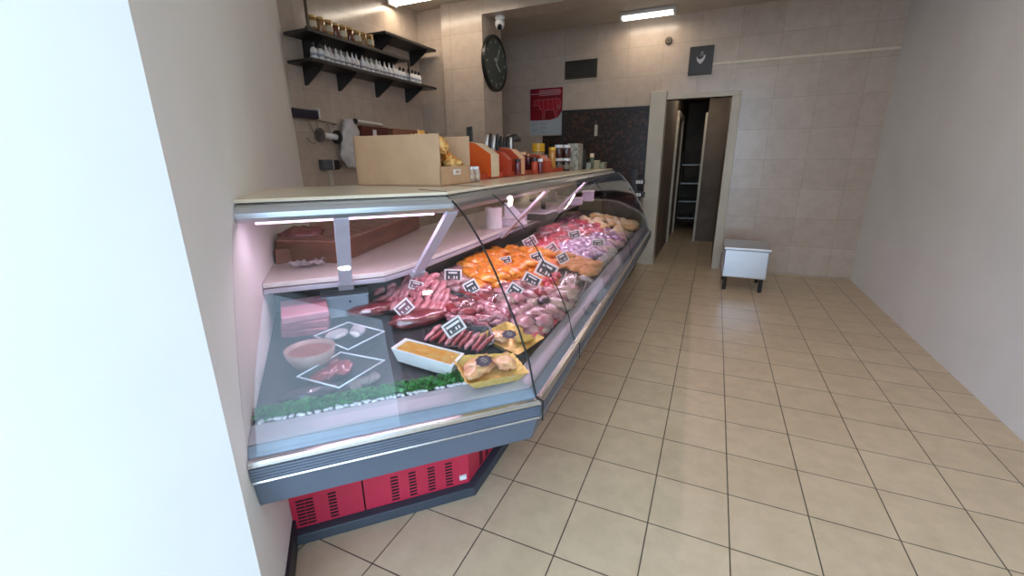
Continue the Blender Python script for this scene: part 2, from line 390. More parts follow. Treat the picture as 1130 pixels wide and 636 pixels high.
def upost(x, y): q = vert(x, y, 2, .405); return (q-P0).dot(T2)
for ux in (1.32, 2.35):
    post(uv(2, ux, .405, 1.242), uv(2, ux, .70, .955), .06, T2)
# ends of the case
m_end = mat('grey_end_liner', (.34, .36, .35), .4, .2)
b = B(); poly3(b, [uv(2, U1-.002, s, z) for s, z in [(.03, .66), (.03, .70), (.5, .80), (.9, .86), (.9, .66)]], .012); C_('end_liner', b, m_end)
b = B(); poly3(b, [uv(2, U1-.004, s+.006, z) for s, z in GP[:-1]]+[uv(2, U1-.004, .62, 1.16), uv(2, U1-.004, .80, 1.0), uv(2, U1-.004, .80, .66)], .006); C_('end_glass', b, m_glass2)
b = B(); tube(b, [(*uv(2, U1-.003, s, 0)[:2], z) for s, z in GP[:-1]]+[(*uv(2, U1-.003, .62, 0)[:2], 1.16), (*uv(2, U1-.003, .80, 0)[:2], 1.0)], .004, 6); C_('glass_seal', b, m_end)
b = B(); poly3(b, [uv(2, U1+.012, s, z) for s, z in [(0.0, .645), (0, .565), (.03, .46), (.36, .42), (.36, .03), (1.0, .03), (1.0, .86), (.6, .84), (.12, .69), (.04, .665)]], .014); C_('end_panel', b, m_grey)

# lamp light inside the case: it is the pink tube's own light
for (seg, u0, u1) in ((1, U0+.1, -.2), (2, .25, 1.8), (2, 1.8, UT-.1)):
    a = uv(seg, u0, .455, 1.244); c = uv(seg, u1, .455, 1.244); mid = (a+c)/2
    l = area('case_lamp_light', mid, (0, 0, A1 if seg == 1 else A2), (c-a).length, .02, CASE_POWER*(c-a).length, (1, .70, .93))
    l.rotation_euler = (math.radians(-8), 0, A1 if seg == 1 else A2)

# ================================================================== LIGHTS OF THE ROOM
m_tube = emis('tube_white', (1, .96, .88), TUBE_EMIT)
def ceiling_tube(label, x0, x1, y, z=ZC):
    t = thing('ceiling_light', label, 'ceiling light', ((x0+x1)/2, y, z), 0)
    L = x1-x0
    b = B(); box(b, (0, 0, -.02), (L, .16, .035)); obj('housing', b, m_wt, t, bevel=.005)
    
    for e in (-1, 1): b = B(); cyl(b, (-L/2+.03, e*.035, -.052), (L/2-.03, e*.035, -.052), .014, 12); obj('tube', b, m_tube, t, smooth=True)
    for e in (-1, 1): b = B(); box(b, (e*(L/2-.012), 0, -.05), (.024, .15, .035)); obj('end_cap', b, m_wt, t)
    area('ceiling_light_glow', ((x0+x1)/2, y, z-.075), (0, 0, 0), L, .12, CEIL_POWER*L, (1, .82, .62)).parent = None
    return t
ceiling_tube('twin tube ceiling light over the shelves beside the tiled pier', -3.3, -2.15, 4.25)
ceiling_tube('twin tube ceiling light in front of the corridor at the back', -1.22, -.6, 5.88)
ceiling_tube('twin tube ceiling light above the middle of the aisle', -.55, .65, 3.2)
ceiling_tube('twin tube ceiling light above the open floor near the right wall', .35, 1.45, 1.6)  # added out of view to make the floor brighter and warmer
ceiling_tube('twin tube ceiling light inside the corridor', -.55, 0.0, 7.6, 2.5)  # unseen fixture added behind the door head to lift the corridor
m_spot = emis('spot_glow', (1, .93, .72), SPOT_EMIT)
for x, y, lb in ((-.2, .11, 'round recessed ceiling downlight nearer the counter, above the entrance'), (.92, .01, 'round recessed ceiling downlight nearer the right wall, above the entrance')):
    t = thing('downlight', lb, 'downlight', (x, y, ZC))
    b = B(); lathe(b, [(.05, -.001), (.085, -.001), (.085, -.008), (.06, -.012), (.05, -.008)], n=24); obj('ring', b, m_alu_l, t)
    b = B(); lathe(b, [(.058, -.004), (.058, -.009)], n=24); obj('lens', b, m_spot, t)

# ================================================================== SHELVES ON THE LEFT WALL
def wall_shelf(label, y0, y1, z, brs, group='black wall shelves'):
    t = thing('wall_shelf', label, 'shelf', (XL, (y0+y1)/2, z), group=group)
    L = y1-y0
    b = B(); box(b, (.14, 0, -.012), (.28, L, .024)); obj('board', b, m_shelf, t, bevel=.002)
    for y in brs:
        b = B(); k = y-(y0+y1)/2
        a = [(.0, k, -.024), (.24, k, -.024), (.24, k, -.04), (.03, k, -.17), (.0, k, -.17)]
        poly3(b, a, .012); obj('bracket', b, m_shelf, t)
    return t
SW0 = 2.86
wall_shelf('long black wall shelf carrying white bottles, lowest of the three', SW0, 4.64, 2.225, (3.02, 3.40, 3.92, 4.42))
wall_shelf('long black wall shelf carrying gold lidded jars, middle of the three', SW0, 4.16, 2.437, (3.05, 3.55, 4.02))
wall_shelf('short empty black wall shelf beyond the jars, highest of the three', 3.80, 4.67, 2.625, (4.55, 3.95))
b = B(); bx(b, -3.06, -3.045, 4.13, 4.145, 2.225, 2.415); tag(obj('shelf_upright', b, m_shelf), 'thin black upright joining the middle shelf to the lowest shelf', 'upright')
b = B(); cyl(b, (-3.07, 2.885, 2.437), (-3.07, 2.885, ZC), .012, 10); cyl(b, (-3.07, 2.885, 2.437), (-3.07, 2.885, 2.45), .026, 10); cyl(b, (-3.07, 2.885, ZC-.012), (-3.07, 2.885, ZC), .026, 10)
tag(obj('ceiling_pole', b, mat('brown_metal', (.12, .09, .07), .4, .4), smooth=False), 'thin brown pole rising from the jar shelf to the ceiling', 'pole')
# gold lidded jars
m_jar = mat('amber_preserve', (.36, .20, .06), .2, col2=(.22, .10, .03), scale=40, coat=.6)
m_jar2 = mat('dark_red_preserve', (.20, .05, .02), .2, col2=(.12, .03, .015), scale=40, coat=.6)
m_lid = mat('gold_lid', (.62, .42, .16), .3, .7)
m_lblb = mat('cream_paper_label', (.62, .55, .38), .6)
def jar(r, h, body, lid, lbl):
    t = thing('preserve_jar', 'x', 'jar')
    b = B(); lathe(b, [(r*.9, 0), (r, .006), (r, h*.74), (r*.86, h*.84), (r*.86, h*.86)], n=18); obj('body', b, body, t, smooth=True)
    b = B(); lathe(b, [(r*.93, h*.84), (r*.95, h*.86), (r*.95, h*.97), (r*.88, h)], n=18); obj('lid', b, lid, t, smooth=False)
    if lbl: b = B(); lathe(b, [(r+.001, h*.2), (r+.001, h*.6)], n=18); obj('paper_label', b, lbl, t)
    return t
j0 = None
for i in range(9):
    y = 2.94+i*.083; mm = i in (4, 5)
    for k in range(1):
        t = jar(.039, .105+(.004 if i % 3 else 0), m_jar2 if i in (3, 5) else m_jar, m_lid, m_lblb if i % 2 == 0 else None)
        t.location = (-3.085+R.uniform(-.006, .006), y, 2.437); t.rotation_euler.z = R.uniform(0, 6)
        nm = ['nearest', 'second nearest', 'third from the near end', 'fourth from the near end', 'fifth from the near end', 'fourth from the far end', 'third from the far end', 'second from the far end', 'farthest'][i]
        tag(t, f'gold lidded preserve jar in the row on the middle shelf, {nm}', 'jar', 'gold lidded jars on the middle shelf')
# bottles on the lowest shelf
def white_bottle():
    t = thing('sauce_bottle', 'x', 'bottle')
    b = B(); lathe(b, [(.024, 0), (.027, .004), (.027, .060), (.018, .078), (.012, .084)], n=16); obj('body', b, m_wt, t, smooth=True)
    b = B(); lathe(b, [(.012, .083), (.011, .09), (.0045, .115), (.003, .125)], n=12); obj('nozzle', b, m_wt, t, smooth=True)
    b = B(); lathe(b, [(.0274, .018), (.0274, .032)], n=16); obj('printed_band', b, mat('grey_print', (.25, .22, .24), .5), t)
    return t
def black_bottle():
    t = thing('sauce_bottle', 'x', 'bottle')
    b = B(); lathe(b, [(.024, 0), (.026, .004), (.026, .065), (.012, .085)], n=16); obj('body', b, m_wt, t, smooth=True)
    b = B(); lathe(b, [(.013, .082), (.013, .118)], n=12); obj('cap', b, m_blk, t)
    b = B(); lathe(b, [(.0265, .02), (.0265, .04)], n=16); obj('printed_band', b, mat('blue_grey_print', (.30, .36, .44), .5), t)
    return t
wb = bb = None; ys = [2.91+.0620*i for i in range(24)]
for i, y in enumerate(ys):
    if i in (2, 6, 10): 
        pass
    black = i >= 18 or i < 2
    if black: t = copy_tree(bb) if bb else black_bottle(); bb = bb or t
    else: t = copy_tree(wb) if wb else white_bottle(); wb = wb or t
    t.location = (-3.075+R.uniform(-.012, .012), y, 2.225); t.rotation_euler.z = R.uniform(0, 6)
    if i < 2: l = 'small white bottle with a black cap at the near end of the lowest shelf'; g = 'near black capped bottles'
    elif black: l = 'small white bottle with a black cap at the far end of the lowest shelf'; g = 'far black capped bottles'
    else: l = 'small white bottle with a pointed white nozzle in the row on the lowest shelf'; g = 'white nozzle bottles'
    tag(t, l, 'bottle', g)

# ================================================================== THINGS ON THE LEFT WALL
m_steel = mat('dull_steel', (.25, .23, .21), .35, .8)
t = thing('wall_rail', 'short steel wall rail with hanging hooks below the shelves', 'rail', (XL, 3.1, 1.79), world=True)
pa, pb = onx(343, 131, XL+.05), onx(371, 137, XL+.05)
b = B(); tube(b, [pa, pb], .008, 8); tube(b, [pa, (XL, pa.y, pa.z)], .006, 6); tube(b, [pb, (XL, pb.y, pb.z)], .006, 6); obj('rail', b, m_steel, t)
for x in (349, 361):
    q = onx(x, 134, XL+.06); b = B(); tube(b, [q, q+Vector((.01, 0, -.05)), q+Vector((.02, .005, -.12))], .006, 6); obj('hook', b, m_steel, t)
q = onx(341, 136, XL+.04); b = B(); tube(b, [q, q+Vector((0, .05, -.10)), q+Vector((.01, .07, -.13))], .004, 6); obj('hook', b, m_steel, t)
q = onx(339, 152, XL+.04); b = B(); tube(b, [q, q+Vector((0, .03, -.04)), q+Vector((.02, .06, -.05)), q+Vector((.02, .07, -.03))], .004, 6); obj('hook', b, m_steel, t)
t = thing('tape_dispenser', 'tape reel holder with two grey discs and a white roll, under the wall rail', 'dispenser', (XL+.08, 3.1, 1.62), world=True)
d1 = onx(353, 149, XL+.08); d2 = onx(372, 151.5, XL+.08)
ax = (d2-d1).normalized()
for q, r, mm in ((d1, .062, mat('grey_disc', (.17, .14, .13), .4, .3)), (d2, .062, m_blk)):
    b = B(); cyl(b, q-ax*.006, q+ax*.006, r, 28); cyl(b, q-ax*.012, q+ax*.012, r*.25, 16); obj('disc', b, mm, t)
b = B(); cyl(b, d1+ax*.01, d2-ax*.01, .026, 20); obj('roll', b, m_wt, t, smooth=False)
# plastic bags
t0 = onx(381, 134, XL+.09); b = B(); R2 = random.Random(3)
bm = b
rings = []
for i in range(13):
    f = i/12; zc = t0.z+.02-f*.44; w = (.05+.09*math.sin(min(1, f*1.6)*PI*.62))*(1 if f < .8 else 1-(f-.8)*1.6); yy = t0.y+.06+.02*math.sin(f*4)+f*.02
    rings.append([bm.verts.new((XL+.07+.05*math.sin(a)*(1+.4*noise.noise(Vector((a*2, f*6, 1))))+.0, yy+w*math.cos(a)*(1+.5*noise.noise(Vector((a*1.7, f*5, 3)))), zc+.01*math.sin(a*5+f*8))) for a in [k*2*PI/22 for k in range(22)]])
for a, c in zip(rings, rings[1:]):
    for k in range(22): bm.faces.new((a[k], a[(k+1) % 22], c[(k+1) % 22], c[k]))
bm.faces.new(rings[0]); bm.faces.new(rings[-1][::-1])
tag(obj('plastic_bags', b, mat('milky_plastic', (.70, .66, .64), .25, col2=(.55, .50, .48), scale=14, bump=.6, coat=.5), smooth=True), 'bunch of crumpled milky plastic bags hanging on the wall beside the tape reels', 'bags')
# knife block / black holder
k0 = onx(327, 120, XL+.05); b = B(); box(b, (XL+.05, 2.90, 1.815), (.09, .26, .075)); t = thing('wall_holder', 'black wall mounted holder with a pale edge above the wall rail', 'holder', (XL, 2.9, 1.815), world=True)
obj('case', b, mat('navy_black_plastic', (.012, .010, .03), .35), t, bevel=.008)
b = B(); box(b, (XL+.06, 3.036, 1.825), (.085, .012, .085)); obj('edge_cap', b, m_wt, t, bevel=.003)
# socket box
c1 = onx(360, 181, XL+.03)
t = thing('switch_box', 'grey and black electrical switch box on the tiled wall', 'switch', (XL, 3.12, 1.39), world=True)
b = B(); box(b, (XL+.03, 3.10, 1.392), (.06, .12, .088)); obj('cover', b, mat('grey_switch', (.09, .10, .11), .4), t, bevel=.006)
b = B(); box(b, (XL+.031, 3.20, 1.388), (.062, .07, .088)); obj('socket', b, m_blk, t, bevel=.006)
b = B(); box(b, (XL+.033, 3.161, 1.39), (.062, .006, .09)); obj('divider', b, m_alu_l, t)
b = B(); bx(b, XL, XL+.02, 3.29, 3.31, 1.36, 1.42); tag(obj('wall_clip', b, m_steel, bevel=.003), 'small grey clip on the wall right of the switch box', 'clip')
b = B(); bx(b, XL, XL+.035, 3.13, 3.165, .95, 1.345); tag(obj('cable_duct', b, m_col, bevel=.003), 'cream cable duct running down from the switch box', 'duct')
# film roll dispenser behind the box
t = thing('film_dispenser', 'dark red film dispenser box with a silver roll, on the wall behind the cardboard box', 'dispenser', (XL, 3.8, 1.75), world=True)
ra, rb = onx(393, 134, XL+.12), onx(421, 138, XL+.12)
b = B(); cyl(b, ra, rb, .02, 18); obj('roll', b, m_alu_l, t, smooth=False)
b = B(); cyl(b, ra-(rb-ra).normalized()*.02, ra, .024, 18); obj('roll_cap', b, m_blk, t)
qa, qb = onx(394, 141, XL+.08), onx(424, 147, XL+.08)
b = B(); bx(b, XL, XL+.14, qa.y, qb.y, qb.z-.14, ra.z-.035); obj('case', b, mat('oxblood_metal', (.10, .02, .015), .35), t, bevel=.006)
b = B(); bx(b, XL+.141, XL+.145, qa.y+.15, qa.y+.2, qb.z-.04, qb.z+.02); obj('sticker', b, m_wt, t)
qa, qb = onx(424, 139, XL+.05), onx(464, 148, XL+.05)
b = B(); bx(b, XL, XL+.16, qa.y, 4.60, 1.60, 1.735); bx(b, XL+.02, XL+.13, qa.y+.05, 4.5, 1.735, 1.75)
tag(obj('wall_cabinet', b, mat('terracotta_wood', (.34, .15, .09), .5, col2=(.26, .11, .06), scale=8, stretch=(1, 6, 1)), bevel=.004), 'low reddish wooden wall box right of the film dispenser', 'wall box')

# ================================================================== PIER, BACK WALL
t = thing('wall_clock', 'large round dark wall clock on the side of the tiled pier', 'clock', (-2.44, 4.895, 2.46), world=True)
b = B(); lathe(b, [(.285, 0), (.29, .01), (.29, .045), (.27, .05), (.262, .036)], (-2.44, 4.895, 2.46), 48, (1, 0, 0)); obj('rim', b, mat('black_clock_rim', (.012, .014, .012), .35), t, smooth=False)
m_face = mat('dark_green_face', (.035, .05, .045), .3, col2=(.05, .065, .06), scale=3)
b = B(); lathe(b, [(.262, .03), (.262, .037)], (-2.44, 4.895, 2.46), 48, (1, 0, 0)); f = obj('face', b, m_face, t)
m_pale = mat('pale_print', (.45, .47, .42), .6)
b = B()
for i in range(12):
    a = i*PI/6; c = Vector((-2.402, 4.895+.225*math.sin(a), 2.46+.225*math.cos(a)))
    box(b, (0, 0, 0), (.003, .012, .04 if i % 3 == 0 else .024), mtx=Matrix.Translation(c) @ Matrix.Rotation(-a, 4, 'X'))
o = obj('hour_marks', b, m_pale, t); o['kind'] = 'stuff'
b = B(); box(b, (0, 0, 0), (.003, .05, .035), mtx=Matrix.Translation((-2.402, 4.88, 2.50)) @ Matrix.Rotation(.3, 4, 'X')); obj('printed_mark', b, m_pale, t)
for L, w, a in ((.12, .010, 2.2), (.19, .007, .5)):
    b = B(); c = Vector((-2.398, 4.895+L/2*math.sin(a), 2.46+L/2*math.cos(a))); box(b, (0, 0, 0), (.003, w, L), mtx=Matrix.Translation(c) @ Matrix.Rotation(-a, 4, 'X')); obj('hand', b, m_wt, t)
# camera under the lintel
cq = Vector((-2.30, 4.80, 2.9))
t = thing('security_camera', 'small white dome security camera under the lintel beside the clock', 'camera', tuple(cq), world=True)
b = B(); lathe(b, [(.05, -.0), (.055, -.02), (.05, -.035)], cq, 24); obj('base', b, m_wt, t)
b = B(); lathe(b, [(.03, -.03), (.05, -.05), (.052, -.085), (.04, -.115), (.02, -.128)], cq, 24); obj('housing', b, m_wt, t, smooth=True)
b = B(); cyl(b, cq+Vector((.012, -.028, -.10)), cq+Vector((.02, -.05, -.125)), .024, 18); obj('lens', b, m_blk, t)
# poster
t = thing('butcher_poster', 'red poster with an outlined cow above a white lower panel on the back wall', 'poster', (-2.25, YB, 2.05), world=True)
px0, px1 = -2.50, -2.01
YP = YB-.006
b = B(); bx(b, px0, px1, YP, YB-.001, 1.745, 2.36); obj('sheet', b, mat('poster_white', (.50, .54, .56), .4, col2=(.46, .50, .52), scale=8), t)
b = B(); poly3(b, [(px0+.005, YP-.002, 2.355), (px0+.005, YP-.002, 1.94), (px0+.30, YP-.002, 1.94), (px0+.42, YP-.002, 1.965), (px1-.005, YP-.002, 2.06), (px1-.005, YP-.002, 2.355)], .002); obj('red_panel', b, mat('poster_red', (.28, .006, .02), .35, col2=(.20, .004, .014), scale=4), t)
m_pk = mat('poster_pink', (.62, .30, .33), .5)
cow = [(.05, .255), (.075, .295), (.10, .29), (.115, .315), (.13, .30), (.40, .31), (.43, .295), (.445, .26), (.44, .17), (.425, .17), (.42, .225), (.405, .215), (.40, .12), (.405, .06), (.375, .06), (.37, .12), (.345, .17), (.30, .165), (.22, .165), (.215, .12), (.21, .055), (.185, .055), (.185, .12), (.175, .17), (.14, .20), (.115, .235), (.09, .232), (.055, .225)]
cp = [Vector((px0+x+.01, YP-.005, 1.905+z)) for x, z in cow]
b = B(); poly3(b, cp, .002); obj('cow_shape', b, mat('cow_red', (.42, .012, .03), .35), t)
b = B()
for i in range(len(cp)): tube(b, [cp[i]+Vector((0, -.002, 0)), cp[(i+1) % len(cp)]+Vector((0, -.002, 0))], .0022, 5)
for x in (.13, .19, .26, .33, .39): tube(b, [cp[0]*0+Vector((px0+x+.01, YP-.007, 1.905+.305)), Vector((px0+x+.02, YP-.007, 1.905+.17))], .0014, 5)
o = obj('cow_outline', b, m_pk, t); o['kind'] = 'stuff'
b = B()
for z, x0, x1, h in ((2.325, .14, .45, .010), (2.305, .14, .46, .010), (2.285, .02, .46, .011), (2.265, .14, .44, .009)): bx(b, px0+x0, px0+x1, YP-.005, YP-.003, z-h/2, z+h/2)
o = obj('headline', b, m_pk, t); o['kind'] = 'stuff'
b = B()
for i in range(8):
    for x0 in (.03, .17): 
        if (i+int(x0*10)) % 4 != 3: bx(b, px0+x0, px0+x0+.05+.05*R.random(), YP-.003, YP-.001, 1.90-i*.018, 1.905-i*.018)
o = obj('small_print', b, mat('print_grey', (.28, .30, .33), .6), t); o['kind'] = 'stuff'
# dark patterned wall panel
m_pan = mat('dark_speckled_panel', (.012, .008, .006), .35, col2=(.13, .05, .03), scale=26, detail=8, contrast=(.48, .78))
t = thing('dark_wall_panel', 'tall dark speckled brown panel with a black frame covering the back wall left of the column', 'wall panel', (-1.43, YB, 1.45), world=True)
b = B(); bx(b, -1.98, -.86, YB-.03, YB-.002, .9, 2.02); obj('speckled_board', b, m_pan, t)
b = B(); bx(b, -2.01, -.845, YB-.04, YB-.002, 2.02, 2.05); bx(b, -2.01, -1.98, YB-.04, YB-.002, .9, 2.02); bx(b, -.86, -.845, YB-.04, YB-.002, .9, 2.02); obj('frame', b, m_blk, t)
b = B(); bx(b, -2.30, -2.02, YB-.02, YB-.002, .9, 1.73); tag(obj('dark_side_panel', b, m_pan), 'dark board under the red poster, left of the tall speckled panel', 'panel')
b = B(); q = ony(657, 150, YB-.06); 
t = thing('wall_hook_light', 'small pale hanging tag on the dark speckled panel', 'tag', (q.x, YB-.05, q.z), world=True)
b = B(); bx(b, q.x-.02, q.x+.02, YB-.045, YB-.032, q.z-.0, q.z+.14); obj('plate', b, mat('ivory_tag', (.55, .52, .42), .5), t, bevel=.003)
b = B(); cyl(b, (q.x, YB-.04, q.z+.14), (q.x, YB-.04, q.z+.2), .004, 6); obj('string', b, m_steel, t)
# little dark vent high on the back wall
t = thing('wall_vent', 'small dark vent grille above the speckled panel, right of the poster', 'vent', (-1.85, YB, 2.5), world=True)
b = B(); bx(b, -1.985, -1.55, YB-.03, YB-.002, 2.44, 2.66); obj('frame', b, mat('bronze_grille', (.06, .05, .035), .4, .3), t, bevel=.004)
b = B(); [bx(b, -1.965, -1.57, YB-.036, YB-.031, 2.465+.028*i, 2.478+.028*i) for i in range(7)]; o = obj('slats', b, m_blk, t); o['kind'] = 'stuff'
# plate sign
t = thing('hen_sign', 'square dark sign with a pale hen on the tiled wall above the corridor', 'sign', (-.30, YB, 2.52), world=True)
b = B(); bx(b, -.43, -.165, YB-.03, YB-.002, 2.365, 2.675); obj('panel', b, mat('dark_brown_sign', (.035, .028, .024), .4), t, bevel=.004)
hen = [(-.05, .045), (-.03, .02), (-.012, .012), (.01, .018), (.028, .035), (.035, .055), (.05, .05), (.045, .025), (.03, -.01), (.0, -.04), (-.02, -.025), (-.04, .0)]
b = B(); poly3(b, [(-.30+x, YB-.033, 2.52+z) for x, z in hen], .003); obj('hen_shape', b, mat('sign_silver', (.6, .6, .58), .4), t)
b = B(); lathe(b, [(.016, 0), (.018, .003)], (-.29, YB-.03, 2.60), 14, (0, -1, 0)); box(b, (-.29, YB-.032, 2.575), (.05, .003, .008)); obj('crest', b, mat('sign_grey', (.2, .19, .18), .4), t)
# sensor
q = ony(738, 45, YB)
t = thing('smoke_sensor', 'small round brown sensor high on the tiled back wall', 'sensor', (q.x, YB, q.z), world=True)
b = B(); lathe(b, [(.04, .002), (.042, .02), (.03, .035)], q, 20, (0, -1, 0)); obj('body', b, mat('bronze_sensor', (.16, .13, .09), .4, .3), t, smooth=False)
b = B(); lathe(b, [(.012, .034), (.01, .04)], q, 12, (0, -1, 0)); obj('lens', b, m_blk, t)
b = B(); bx(b, DX0+.3, XR, YB-.014, YB-.001, 2.46, 2.485); struct('trim_5', b, mat('pale_tile_strip', (.74, .66, .50), .25))
# weighing scale on a dark stand behind the end of the counter
t = thing('scale_stand', 'dark stand carrying the scale, between the counter end and the cream column', 'stand', (-1.0, 5.45, 0), world=True)
b = B(); bx(b, -1.2, -.82, 5.25, 5.75, .04, .95); bx(b, -1.22, -.8, 5.23, 5.77, .95, .98); obj('cabinet', b, mat('dark_stand', (.03, .028, .025), .4), t, bevel=.005)
b = B(); bx(b, -1.18, -.84, 5.27, 5.73, 0, .04); obj('plinth', b, m_dark, t)
t = thing('weighing_scale', 'dark shop scale with two lit white readouts near the cream column', 'scale', (-.9, 5.4, .98), world=True)
b = B(); bx(b, -1.1, -.84, 5.35, 5.65, .98, 1.03); obj('base', b, m_blk, t, bevel=.006)
b = B(); bx(b, -.90, -.84, 5.48, 5.54, 1.03, 1.28); obj('pole', b, m_blk, t)
m_led = emis('readout', (.75, .75, .72), .5)
for y, w in ((201, .085), (215, .06)):
    q = ony(705, y, 5.42); b = B(); bx(b, q.x-.07, q.x+.06, 5.425, 5.50, q.z-.03, q.z+.03); h = obj('display_head', b, m_blk, t, bevel=.004)
    b = B(); k = 3 if w > .07 else 2
    for i in range(k):
        x = q.x-.035+i*w/k; 
        bx(b, x, x+w/k-.008, 5.419, 5.424, q.z+.011, q.z+.015); bx(b, x, x+w/k-.008, 5.419, 5.424, q.z-.002, q.z+.002); bx(b, x, x+w/k-.008, 5.419, 5.424, q.z-.015, q.z-.011); bx(b, x+w/k-.012, x+w/k-.008, 5.419, 5.424, q.z-.015, q.z+.015)
    d = obj('digits', b, m_led, t); d['kind'] = 'stuff'
# shelving trolley at the end of the corridor
t = thing('wire_trolley', 'dim metal shelving trolley at the end of the dark corridor', 'trolley', (-.42, 9.6, 0), world=True)
m_tr = mat('grey_trolley', (.22, .22, .2), .4, .6)
for x in (-.60, -.24):
    for y in (9.4, 9.9): b = B(); cyl(b, (x, y, .06), (x, y, 1.5), .012, 8); obj('upright', b, m_tr, t); b = B(); cyl(b, (x-.01, y, .04), (x+.01, y, .04), .04, 14); obj('wheel', b, m_blk, t)
for z in (.22, .55, .9, 1.25): b = B(); bx(b, -.61, -.23, 9.39, 9.91, z, z+.03); obj('tray_shelf', b, m_tr, t, bevel=.003)
# silver fridge at the right edge
t = thing('steel_refrigerator', 'low stainless steel refrigerated drawer unit beside the corridor doorway', 'refrigerator', (.4, 5.4, 0), world=True)
b = B(); bx(b, .19, .62, 5.16, 5.66, .15, .46); obj('body', b, m_alu, t, bevel=.012)
b = B(); bx(b, .182, .191, 5.20, 5.62, .19, .43); d = obj('door', b, m_alu_l, t, bevel=.004)
b = B(); tube(b, [(.181, 5.25, .24), (.165, 5.25, .25), (.165, 5.25, .38), (.181, 5.25, .39)], .006, 8); h = obj('handle', b, m_steel, t)
b = B(); bx(b, .18, .63, 5.14, 5.68, .46, .485); obj('top', b, m_alu, t, bevel=.004)
for x in (.23, .58):
    for y in (5.20, 5.62): b = B(); cyl(b, (x, y, 0), (x, y, .15), .02, 12); obj('leg', b, m_blk, t)

# ================================================================== ON THE WORKTOP INSIDE THE CASE
WZ = .985
m_blkwood = mat('butcher_block_side', (.20, .075, .03), .5, col2=(.13, .045, .02), scale=6, stretch=(1, 1, 8))
m_blktop = mat('butcher_block_top', (.46, .24, .20), .45, col2=(.26, .10, .07), scale=9, stretch=(1.2, 5, 1), contrast=(.35, .6))
def clip(poly, n, d):
    # keep the part of a flat polygon where p.n > d
    out = []
    for i in range(len(poly)):
        p, q = Vector(poly[i]), Vector(poly[(i+1) % len(poly)]); a_, c_ = p.dot(n)-d, q.dot(n)-d
        if a_ > 0: out.append(p)
        if (a_ > 0) != (c_ > 0): out.append(p.lerp(q, a_/(a_-c_)))
    return out
WD = -.33+.012
fa = onz(320, 275, 1.085); fc = onz(376, 266, 1.085); fb = onz(462, 236, 1.085)
t = thing('butcher_block', 'long brown wooden butcher block with a worn pinkish top behind the near glass', 'chopping block', ((fa.x+fb.x)/2-.2, (fa.y+fb.y)/2, WZ), world=True)
dd = (fb-fc).normalized(); fa2 = fc-dd*.42; bn = Vector((-abs(dd.y), dd.x*(-1 if dd.y < 0 else 1), 0)); bn = Vector((-dd.y, dd.x, 0)); bn = bn if bn.x < 0 else -bn
f0, f1 = fa2, fb
f0 = fc-dd*.015
b = B(); prism(b, clip([f0, f1, f1+bn*.42, f0+bn*.42], T1, WD), WZ, 1.080); obj('side', b, m_blkwood, t, bevel=.006)
b = B(); prism(b, clip([f0+bn*.004+dd*.004, f1+bn*.004-dd*.004, f1+bn*.416-dd*.004, f0+bn*.416+dd*.004], T1, WD+.004), 1.078, 1.086); obj('cutting_surface', b, m_blktop, t, bevel=.003)
# a second board nearer the diagonal wall
g1 = onz(374, 268, 1.052); 
g0 = g1+(onz(320, 274, 1.052)-g1)*2.2; gn = Vector((-(g0-g1).y, (g0-g1).x, 0)).normalized(); gn = gn if gn.x < 0 else -gn; g1 = g1-(g0-g1)*.4
b = B(); prism(b, clip(clip([g0, g1, g1+gn*.45, g0+gn*.45], T1, WD), -dd, f0.dot(-dd)+.006), WZ, 1.052); o = obj('cutting_board', b, m_blkwood, bevel=.006); tag(o, 'thick brown cutting board butting against the white wall, left of the long butcher block', 'cutting board')
# meat on the board and papers in front
m_dmeat = mat('dark_meat', (.16, .03, .035), .3, col2=(.35, .12, .12), scale=22, coat=.4)
q = g0.lerp(g1, .5)+gn*.12; b = B(); blob(b, (q.x, q.y, 1.052+.03), (.10, .05, .045), .6, .35, 3, 4); tag(obj('meat_joint', b, m_dmeat, smooth=True), 'dark trimmed meat joint lying on the cutting board by the white wall', 'meat')
m_paper = mat('crumpled_paper', (.72, .68, .70), .6, col2=(.62, .58, .6), scale=12)
for i, (x, y, w, h, a) in enumerate(((333, 293, .10, .07, .4), (346, 292, .09, .06, 1.0), (357, 287, .06, .05, .1))):
    q = onz(x, y, WZ+.01); b = B(); n_ = 6; vv = [[b.verts.new((-w/2+w*i_/n_, -h/2+h*j/n_, .020+.022*noise.noise(Vector((i_*.6, j*.6, i*5))))) for i_ in range(n_+1)] for j in range(n_+1)]
    for j in range(n_):
        for k in range(n_): b.faces.new((vv[j][k], vv[j][k+1], vv[j+1][k+1], vv[j+1][k]))
    bmesh.ops.solidify(b, geom=b.faces[:], thickness=.004)
    o = obj('paper_sheet', b, m_paper); o.location = (q.x, q.y, WZ); o.rotation_euler.z = a
    tag(o, ['crumpled white paper on the worktop, nearest the white wall', 'crumpled white paper on the worktop, middle of the three by the near post', 'small crumpled white paper on the worktop just left of the near post'][i], 'paper', 'crumpled papers on the worktop')
